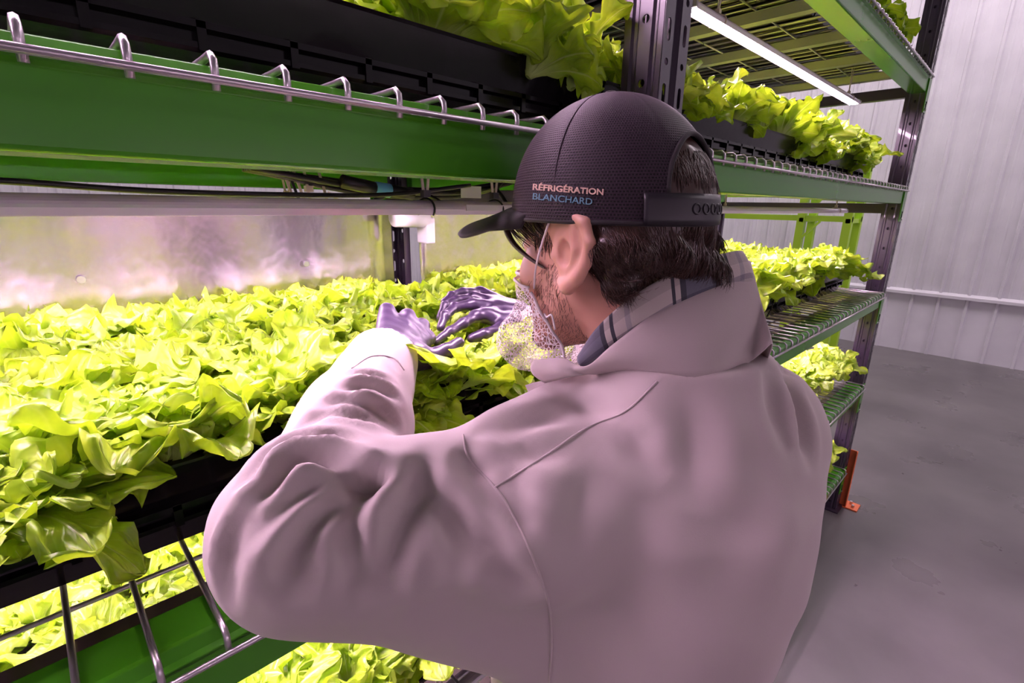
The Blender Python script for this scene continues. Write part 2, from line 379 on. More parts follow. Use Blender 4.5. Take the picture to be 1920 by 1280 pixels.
# black growing trays: outer reservoir with a ledge and inner lid
def tray(x0, x1, lv, label):
    zt = LV[lv]+BEAMH+0.008; h = 0.105; ya, yb = 0.585, 1.235
    t = thing('growing_tray', label, 'tray', ((x0+x1)/2, 0.9, zt), 'black growing trays')
    # reservoir: front wall with two ribs and a stepped ledge
    prof = [(ya+0.015, zt), (ya+0.006, zt+0.030), (ya-0.004, zt+0.032), (ya-0.004, zt+0.037), (ya+0.004, zt+0.039), (ya+0.004, zt+0.047),
            (ya-0.006, zt+0.049), (ya-0.006, zt+0.055), (ya+0.002, zt+0.057), (ya-0.010, zt+h-0.004), (ya-0.012, zt+h), (ya+0.004, zt+h), (ya+0.012, zt+h-0.02),
            (yb-0.012, zt+h-0.02), (yb-0.004, zt+h), (yb+0.012, zt+h), (yb, zt)]
    mb = MB().prism_x(prof[::-1], x0, x1); n = int((x1-x0)/0.085)
    for k in range(n+1):
        x = x0+0.02+k*(x1-x0-0.04)/n; mb.box((x-0.004, ya-0.006, zt+0.030), (x+0.004, ya+0.006, zt+0.056))
    mb.build('reservoir', m_black, t)
    MB().box((x0+0.01, ya+0.014, zt+h-0.019), (x1-0.01, yb-0.014, zt+h-0.010)).build('growing_medium', m_soil, t)
    return t
TR = []
for lv in 'ABCDE':
    for bi, (x0, x1) in enumerate(BAYS):
        if bi == 0: spans = [((x0+x1)/2+0.0, x1+0.035)]
        else: spans = [(x0-0.035, (x0+x1)/2-0.005), ((x0+x1)/2+0.005, x1-0.14)]
        for si, (a, b) in enumerate(spans):
            pos = 'near bay' if bi == 0 else ('far bay by the middle post' if si == 0 else 'far bay by the end post')
            tray(a, b, lv, 'long black plastic tray of lettuce, %s level, %s' % (LVN[lv], pos)); TR.append((lv, bi, si, a, b))
# aluminium reflector sheets behind the crops
for lv in 'BCD':
    for bi, (x0, x1) in enumerate(BAYS):
        if bi == 1 and lv != 'C': continue
        z0 = LV[lv]+0.185 if lv == 'C' else LV[lv]+0.2; a = x0+0.3 if bi == 0 else x0+0.01; b = x1-0.005 if bi == 0 else x0+0.62
        z1 = z0+(0.262 if lv == 'C' else 0.21)
        y = YR-0.075
        P = []
        for i in range(13):
            u = i/12; z = z0+(z1-z0)*u; yy = y+0.010*math.sin(u*PI*0.9)-(0.012 if i == 0 else 0)
            P.append([(a+(b-a)*j/24, yy+0.0012*math.sin(j*1.7+i*0.4), z) for j in range(25)])
        t = MB(); t.grid(P); o = t.build('reflector_sheet', m_reflect, smooth=True, solid=0.0015)
        tag(o, 'shiny aluminium sheet behind the lettuce, %s level, %s' % (LVN[lv], 'near bay' if bi == 0 else 'far bay'), 'reflector', 'aluminium reflector sheets')
        for q in (0.62, 0.86):
            x = a+(b-a)*q
            if bi == 0: 
                c = MB().tube([(x, y-0.001, z0+0.115), (x, y-0.006, z0+0.115)], 0.007, 12).build('rivet', m_bolt); setpar(c, o)

# grow lights
def grow_light(x0, x1, y, z, label, ties=(), detail=True, drop=0.0):
    t = thing('grow_light', label, 'grow light', ((x0+x1)/2, y, z), 'tube grow lights under the shelves')
    n = 14; prof = []
    for k in range(n):
        a = PI*k/(n-1); prof.append((y-0.0205*math.cos(a), z+0.004+0.0125*math.sin(a)))
    prof = [(y-0.0195, z-0.004)]+prof+[(y+0.0195, z-0.004), (y+0.0175, z-0.004), (y+0.0165, z+0.003), (y-0.0165, z+0.003), (y-0.0175, z-0.004)]
    MB().prism_x(prof[::-1], x0, x1).build('housing', m_lamp, t, smooth=False, bevel=0.0008)
    MB().prism_x([(y-0.016, z+0.0025), (y-0.012, z-0.0035-drop), (y+0.012, z-0.0035-drop), (y+0.016, z+0.0025)], x0+0.012, x1-0.012).build('light_tube', m_glow, t)
    for a, b in ((x0-0.008, x0), (x1, x1+0.008)):
        MB().prism_x([(y+p*0.021, z+0.002+q) for p, q in ((-1, -.004), (1, -.004), (1, .008), (.5, .016), (-.5, .016), (-1, .008))], a, b).build('end_cap', m_cap_end, t, bevel=0.001)
    for x, zt in ties:
        mb = MB()
        ring = [(x, y-0.0228*math.cos(a), z+0.004+0.0155*math.sin(a)) for a in np.linspace(-0.6, PI+0.6, 14)]
        mb.tube(ring, 0.0016, 5); mb.build('strap', m_cable if detail else m_tie, t)
        for s in (-1, 1):
            MB().bar((x+0.012*s, y, zt), (x+0.003*s, y, z+0.026), 0.004, 0.0018, (0, 1, 0)).build('zip_tie', m_tie, t)
        MB().box((x-0.006, y-0.005, z+0.021), (x+0.006, y+0.005, z+0.031)).build('knot', m_cable if detail else m_tie, t)
    return t
for lv in 'ABCD':            # light under the beams of level lv
    zb = LV[lv]; zl = zb-0.040 if lv == 'B' else zb-0.055
    for bi, (x0, x1) in enumerate(BAYS):
        up_ = dict(A='second', B='third', C='fourth', D='lowest')[lv]
        for ri, y in enumerate((0.64, 1.06)):
            a, b = ((x0+0.25, x1-0.04) if bi == 0 else (x0+0.06, x1-0.12))
            if lv == 'A' and bi == 1: a, b = 1.16, 2.62
            nm = 'near bay' if bi == 0 else 'far bay'
            zz = zl
            if ri == 0:
                grow_light(a, b, y, zz, 'slim pink-white grow light over the %s level crop, front one, %s' % (up_, nm), ties=[(0.44 if bi == 0 else 1.3, zb+0.06), (b-0.12, zb+0.06)], detail=(lv == 'B' and bi == 0))
            else:
                grow_light(a, b, y, zz, 'slim pink-white grow light over the %s level crop, rear one, %s' % (up_, nm), ties=[(b-0.3, zb+0.06)], detail=False)
# second half of each double light line is one lamp; sticker on the near one
s_ = MB().box((0.50, 0.6175, LV['B']-0.038), (0.62, 0.6192, LV['B']-0.029)); o = s_.build('sticker', m_sticker)
tag(o, 'small pale sticker on the side of the grow light above the worker\'s cap peak', 'sticker')

# cables above the near light
def cable(name, pts, r, label, mat=None, cat='cable', group=None):
    o = MB().tube(catmull(pts, 8), r, 8).build(name, mat or m_cable, smooth=True); return tag(o, label, cat, group)
zB = LV['B']
t = thing('cable_bundle', 'sagging bundle of black lamp cables with a blue tag under the second level', 'cable', (0.4, 0.72, zB), None)
for k, (dz, dy) in enumerate(((0, 0), (-0.006, 0.012), (0.005, 0.02), (-0.002, 0.03))):
    MB().tube(catmull([(0.22, 0.70+dy, zB+0.012), (0.34, 0.70+dy, zB-0.004+dz), (0.46, 0.71+dy, zB-0.012+dz), (0.60, 0.72+dy, zB-0.006+dz), (0.74, 0.74+dy, zB+0.02)], 8), 0.0042, 8).build('cable', m_cable, t, smooth=True)
MB().tube([(0.335, 0.69, zB+0.000), (0.385, 0.69, zB-0.008)], 0.0095, 10).tube([(0.41, 0.69, zB-0.010), (0.45, 0.69, zB-0.015)], 0.009, 10).build('plug', m_cable, t, smooth=True)
MB().tube([(0.385, 0.69, zB-0.008), (0.41, 0.69, zB-0.0105)], 0.0102, 12).build('blue_tag', m_bluetag, t, smooth=True)
MB().box((0.555, 0.70, zB-0.018), (0.60, 0.7015, zB+0.002)).build('paper_tag', m_sticker, t)
cable('power_cord', [(-0.2, 0.665, zB-0.010), (-0.02, 0.668, zB-0.013), (0.10, 0.67, zB-0.019), (0.24, 0.668, zB-0.020), (0.40, 0.67, zB-0.016), (0.55, 0.67, zB+0.002)], 0.0032, 'black power cord lying along the top of the near grow light, second level')
cable('lamp_lead', [(0.66, 0.70, zB+0.02), (0.63, 0.69, zB+0.0), (0.615, 0.66, zB-0.016), (0.61, 0.645, zB-0.026)], 0.0038, 'short black lead curving down to the near grow light, above the cap peak')
cable('lamp_lead', [(0.76, 0.70, zB+0.02), (0.72, 0.70, zB+0.0), (0.70, 0.67, zB-0.016), (0.69, 0.645, zB-0.026)], 0.0038, 'short black lead dropping to the near grow light beside the middle post')
cable('lamp_lead', [(0.40, 0.72, zB-0.024), (0.44, 0.71, zB-0.012), (0.48, 0.70, zB-0.014), (0.50, 0.68, zB-0.027)], 0.003, 'thin black lead arching over the near grow light under the cable bundle')
t = thing('zip_ties', 'cluster of beige and black zip ties hanging under the second level, near bay', 'zip ties', (0.27, 0.74, zB-0.02))
for (a, b, m_) in ((0.262, 0.272, m_tie), (0.276, 0.286, m_tie), (0.293, 0.293, m_tie), (0.312, 0.318, m_tie), (0.268, 0.279, m_cable)):
    MB().bar((a, 0.72, zB+0.03), (b, 0.70, zB-0.033), 0.0035, 0.0016, (0, 1, 0)).build('zip_tie', m_, t)
for a, b in (((0.278, 0.72, zB+0.01), (0.297, 0.71, zB-0.008)), ((0.318, 0.70, zB-0.015), (0.345, 0.70, zB-0.034))): MB().bar(a, b, 0.0035, 0.0016, (0, 1, 0)).build('zip_tie', m_tie, t)
MB().box((0.290, 0.705, zB-0.015), (0.300, 0.713, zB-0.007)).build('knot', m_tie, t)
t = thing('cable_tray_tube', 'white round conduit end clipped to the rear middle post', 'conduit', (0.78, 1.18, 1.52))
MB().tube([(0.70, 1.16, 1.512), (0.80, 1.17, 1.508)], 0.026, 16).build('conduit', m_sticker, t, smooth=True)
MB().box((0.792, 1.15, 1.44), (0.82, 1.20, 1.51)).build('clip', m_sticker, t, bevel=0.004)

# lime green frames at the far end of the hall
def lime_rack(name, x, ys, zs, label, w=0.07, dp=0.35):
    t = thing(name, label, 'rack', (x, ys[0], 0))
    for y in ys:
        for dx in (0, dp): MB().box((x+dx, y, 0), (x+dx+w, y+w, 2.2)).build('post', m_lime, t)
    for z in zs:
        for dx in (0, dp): MB().box((x+dx+0.01, ys[0], z), (x+dx+0.05, ys[-1]+w, z+0.05)).build('rail', m_lime, t)
        for y in ys: MB().box((x, y+0.01, z-0.01), (x+dp, y+0.05, z+0.03)).build('rail', m_lime, t)
        for y in ys[1:]:
            MB().bar((x, y, z-0.16), (x, y-0.14, z), 0.02, 0.02).build('brace', m_lime, t)
    return t
t = lime_rack('pallet_rack', 5.6, (1.22, 1.62, 2.75), (0.95, 1.43, 1.66, 1.9), 'lime green steel frame standing before the end wall behind the crops')
MB().box((5.55, 2.45, 1.22), (5.58, 2.70, 1.44)).build('panel', m_dark, t)
MB().box((5.545, 2.50, 1.26), (5.549, 2.58, 1.33)).build('notice', m_sticker, t)
t = thing('pallet_rack', 'lime green beam of the next rack row behind the near bay', 'rack', (3.5, 2.9, 0))
for z in (1.10, 1.565): MB().box((2.0, 2.9, z), (5.0, 2.95, z+0.06)).build('beam', m_lime, t)
for x in (2.0, 5.0): MB().box((x, 2.9, 0), (x+0.08, 2.97, 2.4)).build('post', m_post, t)
# the facing rack on the other side of the aisle
opp = thing('storage_rack', 'facing steel rack with pink grow lights across the aisle, behind the worker', 'rack', (0.6, -2.3, 0))
for x in (-2.4, 0.2, 2.8):
    for y in (-2.0, -2.9): MB().box((x, y, 0), (x+0.076, y+0.07, 2.6)).build('upright', m_post, opp)
for z in (0.64, 1.10, 1.576, 2.03):
    for y in (-1.99, -2.9): MB().box((-2.4, y, z), (2.87, y+0.06, z+0.068)).build('beam', m_green, opp, bevel=0.002)
for z in (1.50,):
    for x in (-2.3, 0.3): grow_light(x, x+2.4, -2.25, z, 'pink grow light of the facing rack, %s shelf, %s half' % ({1.02: 'low', 1.50: 'middle', 1.95: 'high'}[z], 'left' if x < 0 else 'right'), detail=False, drop=0.012)
# ------------------------------------------------------------------ lettuces
def leaf(rng, Ln, Wd, az, e0, curl, ns=15, nv=13, z0=0.0, lobes=None, ruf=1.0):
    """one frilly leaf as a grid; returns points and uv"""
    s = np.sin(np.linspace(0, 1, ns)*PI/2)**0.92; ds_ = np.diff(s); el = e0-curl*s**1.4
    dx = np.concatenate([[0], np.cumsum(np.cos(el[:-1])*ds_)])*Ln; dz = np.concatenate([[0], np.cumsum(np.sin(el[:-1])*ds_)])*Ln
    c = math.cos(az); sn = math.sin(az); v = np.linspace(-1, 1, nv)
    ph1, ph2, ph3 = rng.uniform(0, 6.28, 3); k1 = rng.uniform(1.6, 2.6); k2 = rng.uniform(3.5, 5.5); lb = rng.uniform(2.2, 3.4)
    S, W_ = np.meshgrid(s, v, indexing='ij')
    wid = Wd*(0.10+0.90*np.clip((S-0.10)/0.55, 0, 1)**1.25)*np.sqrt(np.clip(1-((np.clip(S, 0.60, 1)-0.60)/0.40)**2.1, 0, 1))
    wid = wid*(1+0.20*np.sin(lb*2*PI*S+ph1+np.sign(W_)*0.9)*(S > 0.2)+0.10*np.sin(lb*2.6*2*PI*S+ph3+np.sign(W_)*1.7)*(S > 0.3))+0.0006
    # tip lobes: shift along the leaf near the end
    ext = Ln*(0.04*np.sin(3.1*PI*W_+ph2)+0.016*np.sin(7.3*PI*W_+ph1))*np.clip((S-0.6)/0.4, 0, 1)*np.clip((1.0-S)/0.12, 0.25, 1)
    a = np.abs(W_)
    ridge = np.clip((S-0.12)/0.5, 0, 1)
    wn = np.clip(wid/Wd, 0, 1)
    off = ruf*Ln*ridge*(0.18+0.82*wn)*(0.095*a**1.6*np.sin(k1*2*PI*S+ph1+(W_ > 0)*2.1)+0.075*a**2.6*np.sin(k2*2*PI*S+ph3+(W_ > 0)*1.1)
                        +0.07*ridge*a*np.sin(2.4*PI*W_+ph2)*S+0.03*S**3*np.sin(4.3*PI*W_+ph3))
    cup = wid*0.35*a**2*rng.uniform(0.2, 1.0)*(1-0.6*S)
    nx = -np.sin(el); nz = np.cos(el)
    h = off+cup
    lx = (dx[:, None]+h*nx[:, None]+ext*np.cos(el)[:, None]); lz = (dz[:, None]+h*nz[:, None]+ext*np.sin(el)[:, None]); ly = wid*W_*(1-0.10*a*np.abs(np.sin(k1*2*PI*S)))
    tw = rng.uniform(-0.5, 0.5)*S
    ly, q = ly*np.cos(tw)-h*np.sin(tw)*0, ly*np.sin(tw)
    lz = lz+q*nz[:, None]; lx = lx+q*nx[:, None]
    r0 = 0.004
    X = (lx+r0)*c-ly*sn; Y = (lx+r0)*sn+ly*c; Z = lz+z0
    P = np.stack([X, Y, Z], -1).reshape(-1, 3); U = np.stack([(W_+1)/2, S], -1).reshape(-1, 2)
    F = []
    for i in range(ns-1):
        for j in range(nv-1):
            k = i*nv+j; F.append((k, k+1, k+nv+1, k+nv))
    return P, U, F
def lettuce_mesh(seed, hi=False):
    rng = np.random.default_rng(seed); VV = []; UU = []; FF = []; o = 0
    n = int(rng.integers(28, 33)); ga = rng.uniform(0, 6.28)
    ns, nv = (26, 21) if hi else (17, 13)
    for k in range(n):
        f = k/(n-1)                                    # 0 outer, 1 inner
        Ln = (0.142*(1-f)+0.080*f)*rng.uniform(0.80, 1.18); Wd = (0.037*(1-f)+0.022*f)*rng.uniform(0.80, 1.25)
        e0 = math.radians(48*(1-f)+86*f+rng.uniform(-8, 8)); curl = math.radians(85*(1-f)+45*f)*rng.uniform(0.6, 1.2)
        P, U, F = leaf(rng, Ln, Wd, ga+k*2.39996+rng.uniform(-.2, .2), e0, curl, ns, nv, ruf=rng.uniform(0.8, 1.3))
        VV.append(P); UU.append(U); FF += [tuple(i+o for i in q) for q in F]; o += len(P)
    VV = np.concatenate(VV); UU = np.concatenate(UU)
    me = bpy.data.meshes.new('lettuce'); me.from_pydata(VV.tolist(), [], FF); ul = me.uv_layers.new(name='UVMap')
    li = np.zeros(len(me.loops), int); me.loops.foreach_get('vertex_index', li); ul.data.foreach_set('uv', UU[li].ravel())
    me.polygons.foreach_set('use_smooth', [True]*len(me.polygons)); me.materials.append(m_leaf); me.update(); return me
LET = [lettuce_mesh(100+i) for i in range(8)]
LETH = [lettuce_mesh(200+i, True) for i in range(5)]
cnt = dict(n=0)
ROWN = ['front row', 'second row', 'third row', 'fourth row', 'back row']
def plant(x, y, z, sc, rz, label, group, hi=False, tilt=(0, 0)):
    me = (LETH if hi else LET)[cnt['n'] % (5 if hi else 8)]; cnt['n'] += 1
    o = bpy.data.objects.new('lettuce', me); COL.objects.link(o); o.location = (x, y, z); o.scale = (sc[0], sc[0], sc[1]); o.rotation_euler = (tilt[0], tilt[1], rz)
    tag(o, label, 'lettuce', group); return o
ROWY = (0.635, 0.775, 0.91, 1.045, 1.165)
ORD = 'nearest|second|third|fourth|fifth|sixth|seventh|eighth|ninth|tenth|eleventh|twelfth|thirteenth|fourteenth|fifteenth|sixteenth'.split('|')
def ordn(k, ref): return ('nearest plant to ' if k == 0 else ORD[k]+' plant from ')+ref
def crop(lv, xa, xb, rows, place, dx=0.135, hi_rows=(), sc=(1.0, 1.0), zoff=0.0):
    z = LV[lv]+BEAMH+0.008+0.086
    rr = random.Random(ord(lv)*7+int(xa*100))
    bi0 = xb < 0.8; off_ = 0 if (bi0 or xa < 1) else 100
    for r in rows:
        n = max(1, int(round((xb-xa)/dx)))
        for k in range(n):
            x = xa+(k+0.5+(0.25 if r % 2 else -0.25))*(xb-xa)/n+rr.uniform(-.015, .015); y = ROWY[r]+rr.uniform(-.012, .012)
            s = rr.uniform(0.92, 1.12)*sc[0]; sz = rr.uniform(0.85, 1.1)*sc[1]
            if lv == 'C' and bi0 and 0.27 < x < 0.66 and y < 0.86: sz *= (0.52 if y < 0.72 else 0.70); s *= 0.92
            ti = (rr.uniform(0.2, 0.42), rr.uniform(-.1, .1)) if r == 0 else (rr.uniform(-.08, .08), rr.uniform(-.08, .08))
            if r == 0 and not bi0: ti = (rr.uniform(0.45, 0.7), rr.uniform(-.15, .15)); y -= 0.02; s *= 1.12
            plant(x, y-(0.012 if r == 0 else 0), z+zoff, (s, sz), rr.uniform(0, 6.28) if r else rr.uniform(0, 6.28),
                  'leaf lettuce, %s, %s, %s' % (ROWN[r], place, ordn(n-1-k, 'the middle post') if bi0 else (ordn(n-1-k, 'the end post') if xa > 1 else ordn(k, 'the middle post'))), 'lettuces, %s' % place, hi=(r in hi_rows), tilt=ti)
crop('C', -0.22, 0.70, range(5), 'third level near bay', hi_rows=(0, 1, 2))
crop('C', 0.84, 2.72, range(5), 'third level far bay', dx=0.118, sc=(1.02, 1.12))
crop('B', 0.25, 0.70, (0, 1), 'second level near bay', hi_rows=(0,), sc=(1.15, 1.05))
crop('B', 0.84, 2.70, (0, 1, 2, 3), 'second level far bay', hi_rows=(), dx=0.118, sc=(0.94, 0.86))
crop('A', 1.6, 2.72, (0, 1, 2), 'top level far bay')
crop('D', -0.35, 0.66, (0, 1, 2, 3), 'fourth level near bay', hi_rows=(0, 1))
crop('D', 1.9, 2.60, (0, 1, 2), 'fourth level far bay')
crop('E', 1.9, 2.68, (0, 1), 'lowest level far bay')

for k, (x, y, sc_, rz, ti) in enumerate([(-0.055, 0.595, 1.0, 0.4, (0.42, 0.1)), (0.065, 0.600, 0.98, 2.2, (0.40, -0.1))]):
    plant(x, y, LV['C']+BEAMH+0.090, (sc_, 0.95), rz, ['big leaf lettuce hanging over the tray rim at the very left edge, third level', 'big leaf lettuce drooping over the tray rim left of the bent elbow, third level'][k], 'lettuces, third level near bay', hi=True, tilt=ti)
for k, (x, rz, lb_) in enumerate([(0.335, 0.3, 'beside the left cuff'), (0.445, 2.0, 'below the left thumb'), (0.555, 4.0, 'under the beard net'), (0.66, 5.0, 'beside the middle post')]):
    plant(x, 0.592, LV['C']+BEAMH+0.088, (1.02, 0.62), rz, 'shaded leaf lettuce spilling over the third level tray rim, '+lb_, 'lettuces, third level near bay', hi=True, tilt=(0.55, 0.05*(k-1)))
for k, (x, rz) in enumerate([(0.585, 1.0), (0.69, 3.0)]):
    plant(x, 0.575, LV['B']+BEAMH+0.086, (1.05, 0.95), rz, ['leaf lettuce spilling over the second level tray rim, above the cap', 'leaf lettuce spilling over the second level tray rim beside the middle post'][k], 'lettuces, second level near bay', hi=True, tilt=(0.6, 0.1))
for lv, x, sc_, lb_ in (('E', 2.70, 1.05, 'lowest level tray end'), ('E', 2.58, 1.0, 'lowest level tray rim, second one in'), ('D', 2.66, 1.1, 'fourth level tray end')):
    plant(x, 0.565, LV[lv]+BEAMH+0.090, (sc_, 1.0), x*9, 'leaf lettuce drooping over the '+lb_+', beside the end post', 'lettuces at the tray ends by the end post', tilt=(0.45, 0.1))
# ------------------------------------------------------------------ implicit surfaces (numpy surface nets)
class G:
    """sample points of a box with step h"""
    def __init__(s, lo, hi, h):
        s.lo = V(*lo); s.h = h; n = np.ceil((V(*hi)-s.lo)/h).astype(int)+1; s.n = n
        a = [s.lo[i]+h*np.arange(n[i]) for i in range(3)]
        s.X, s.Y, s.Z = [q.astype(np.float32) for q in np.meshgrid(*a, indexing='ij')]
def smin(a, b, k):
    h = np.clip(0.5+0.5*(b-a)/k, 0, 1); return b*(1-h)+a*h-k*h*(1-h)
def smax(a, b, k): return -smin(-a, -b, k)
def cone(g, a, b, ra, rb, flat=None):
    """capsule with two radii; flat=(axis, factor) squashes distances along an axis"""
    a = V(*a); b = V(*b); d = b-a; L2 = d@d+1e-12
    px, py_, pz_ = g.X-a[0], g.Y-a[1], g.Z-a[2]
    t = np.clip((px*d[0]+py_*d[1]+pz_*d[2])/L2, 0, 1)
    qx, qy, qz = px-t*d[0], py_-t*d[1], pz_-t*d[2]
    if flat:
        ax, f = V(*flat[0]), flat[1]; q = qx*ax[0]+qy*ax[1]+qz*ax[2]
        r2 = qx*qx+qy*qy+qz*qz+q*q*(f*f-1)
        return np.sqrt(np.maximum(r2, 0))-(ra+(rb-ra)*t)
    return np.sqrt(qx*qx+qy*qy+qz*qz)-(ra+(rb-ra)*t)
def ell(g, c, axes, r):
    """ellipsoid with orthonormal axes"""
    c = V(*c); p = (g.X-c[0], g.Y-c[1], g.Z-c[2]); k = 0; k2 = 0
    for A, R in zip(axes, r):
        q = (p[0]*A[0]+p[1]*A[1]+p[2]*A[2])/R; k = k+q*q; k2 = k2+(q/R)**2
    k = np.sqrt(k); return k*(k-1)/np.maximum(np.sqrt(k2), 1e-9)
def nets(g, F):
    n = F.shape; s = F < 0
    c = np.zeros((n[0]-1, n[1]-1, n[2]-1), bool); acc = np.zeros(c.shape+(3,), np.float32); cn = np.zeros(c.shape, np.float32)
    def sl(o, m=None): return tuple(slice(o[i], n[i]-1+o[i]) for i in range(3))
    for ax in range(3):
        for o1 in (0, 1):
            for o2 in (0, 1):
                o = [0, 0, 0]; oth = [i for i in range(3) if i != ax]; o[oth[0]] = o1; o[oth[1]] = o2
                p = list(o); p[ax] = 1; A = F[sl(o)]; B = F[sl(p)]; x = (A < 0) != (B < 0)
                t = np.where(x, A/np.where(x, A-B, 1), 0); c |= x; cn += x
                acc[..., ax] += np.where(x, t, 0)
                for q in oth: acc[..., q] += x*o[q]
    idx = -np.ones(c.shape, int); w = np.argwhere(c); idx[c] = np.arange(len(w))
    P = (w+acc[c]/cn[c][:, None])*g.h+g.lo; Q = []
    for ax in range(3):
        o = [0, 0, 0]; o[ax] = 1; a_, b_ = [i for i in range(3) if i != ax]
        A = s[:-1 if ax == 0 else None, :-1 if ax == 1 else None, :-1 if ax == 2 else None]
        B = s[1 if ax == 0 else 0:, 1 if ax == 1 else 0:, 1 if ax == 2 else 0:]
        e = np.argwhere(A != B); ok = (e[:, a_] > 0) & (e[:, b_] > 0) & (e[:, a_] < c.shape[a_]) & (e[:, b_] < c.shape[b_]); e = e[ok]
        sg = A[tuple(e.T)]
        def I(da, db):
            k = e.copy(); k[:, a_] -= da; k[:, b_] -= db; return idx[tuple(k.T)]
        q = np.stack([I(1, 1), I(0, 1), I(0, 0), I(1, 0)], 1)
        flip = sg if ax != 1 else ~sg
        q[~flip] = q[~flip][:, ::-1]; Q.append(q)
    Q = np.concatenate(Q); Q = Q[(Q >= 0).all(1)]
    return P, Q
def mesh_obj(name, P, Q, mat, parent=None, smooth=True):
    me = bpy.data.meshes.new(name); me.vertices.add(len(P)); me.vertices.foreach_set('co', np.asarray(P, np.float32).ravel())
    me.loops.add(Q.size); me.loops.foreach_set('vertex_index', Q.ravel().astype(np.int32)); me.polygons.add(len(Q))
    me.polygons.foreach_set('loop_start', np.arange(0, Q.size, 4, dtype=np.int32)); me.update(calc_edges=True); me.validate()
    if smooth: me.polygons.foreach_set('use_smooth', [True]*len(me.polygons))
    o = bpy.data.objects.new(name, me); COL.objects.link(o); me.materials.append(mat)
    if parent: setpar(o, parent)
    return o
def relax(P, Q, it=2, f=0.5):
    P = P.copy()
    for _ in range(it):
        S = np.zeros_like(P); c = np.zeros(len(P))
        for a, b in ((0, 1), (1, 2), (2, 3), (3, 0)):
            np.add.at(S, Q[:, a], P[Q[:, b]]); np.add.at(c, Q[:, a], 1)
            np.add.at(S, Q[:, b], P[Q[:, a]]); np.add.at(c, Q[:, b], 1)
        P = P*(1-f)+f*S/np.maximum(c, 1)[:, None]
    return P
def vnormals(P, Q):
    n = np.cross(P[Q[:, 2]]-P[Q[:, 0]], P[Q[:, 3]]-P[Q[:, 1]]); N_ = np.zeros_like(P)
    for k in range(4): np.add.at(N_, Q[:, k], n)
    return N_/(np.linalg.norm(N_, axis=1)[:, None]+1e-12)
# ------------------------------------------------------------------ the worker
m_skin = pbr('skin', (0.62, 0.33, 0.25), 0.5, spec=0.4, Subsurface_Weight=0.12, Subsurface_Radius=(0.01, 0.004, 0.002), Subsurface_Scale=0.6)
bump_noise(m_skin, 350, 0.12, 0.0006)
m_coat = pbr('white_cotton_coat', (0.455, 0.39, 0.38), 0.85, spec=0.15, Sheen_Weight=0.15); bump_noise(m_coat, 700, 0.25, 0.0004)
m_hair = pbr('dark_brown_hair', (0.045, 0.018, 0.012), 0.38, spec=0.6)
m_hair2 = pbr('reddish_hair_strand', (0.060, 0.022, 0.013), 0.33, spec=0.7)
m_glove = pbr('violet_nitrile', (0.026, 0.015, 0.038), 0.36, spec=0.5, coat=0.1)
bump_noise(m_glove, 90, 0.25, 0.0015, stretch=(1, 1, 1))
m_jeans = pbr('dark_trousers', (0.03, 0.035, 0.05), 0.85); m_shoe = pbr('black_shoe', (0.02, 0.02, 0.02), 0.5)
m_brim = pbr('black_twill', (0.012, 0.008, 0.010), 0.75, Sheen_Weight=0.06); bump_noise(m_brim, 900, 0.3, 0.0004)
m_strap = pbr('black_soft_plastic', (0.014, 0.011, 0.016), 0.45)
m_let1 = pbr('embroidery_sand', (0.62, 0.42, 0.34), 0.8); m_let2 = pbr('embroidery_teal', (0.12, 0.25, 0.33), 0.8)
m_string = pbr('white_elastic', (0.75, 0.68, 0.70), 0.8)
def cap_mesh_material():
    m = pbr('black_mesh_fabric', (0.02, 0.012, 0.02), 0.6, spec=0.3, Sheen_Weight=0.06, Sheen_Tint=(0.8, 0.5, 0.8, 1))
    b = m.node_tree.nodes['Principled BSDF']
    uv = N(m, 'ShaderNodeUVMap'); mp = N(m, 'ShaderNodeMapping'); mp.inputs['Scale'].default_value = (1, 1, 1); L(m, uv.outputs[0], mp.inputs[0])
    br = N(m, 'ShaderNodeTexBrick', offset=0.5, squash=1.0); L(m, mp.outputs[0], br.inputs['Vector'])
    br.inputs['Scale'].default_value = 1.0; br.inputs['Brick Width'].default_value = 0.0030; br.inputs['Row Height'].default_value = 0.0026
    br.inputs['Mortar Size'].default_value = 0.00075; br.inputs['Mortar Smooth'].default_value = 0.6
    br.inputs['Color1'].default_value = (0.003, 0.002, 0.003, 1); br.inputs['Color2'].default_value = (0.005, 0.003, 0.005, 1); br.inputs['Mortar'].default_value = (0.030, 0.016, 0.027, 1)
    L(m, br.outputs['Color'], b.inputs['Base Color'])
    bu = N(m, 'ShaderNodeBump', i_Strength=0.9, i_Distance=0.0012); L(m, br.outputs['Fac'], bu.inputs['Height']); L(m, bu.outputs[0], b.inputs['Normal'])
    return m
m_capmesh = cap_mesh_material()
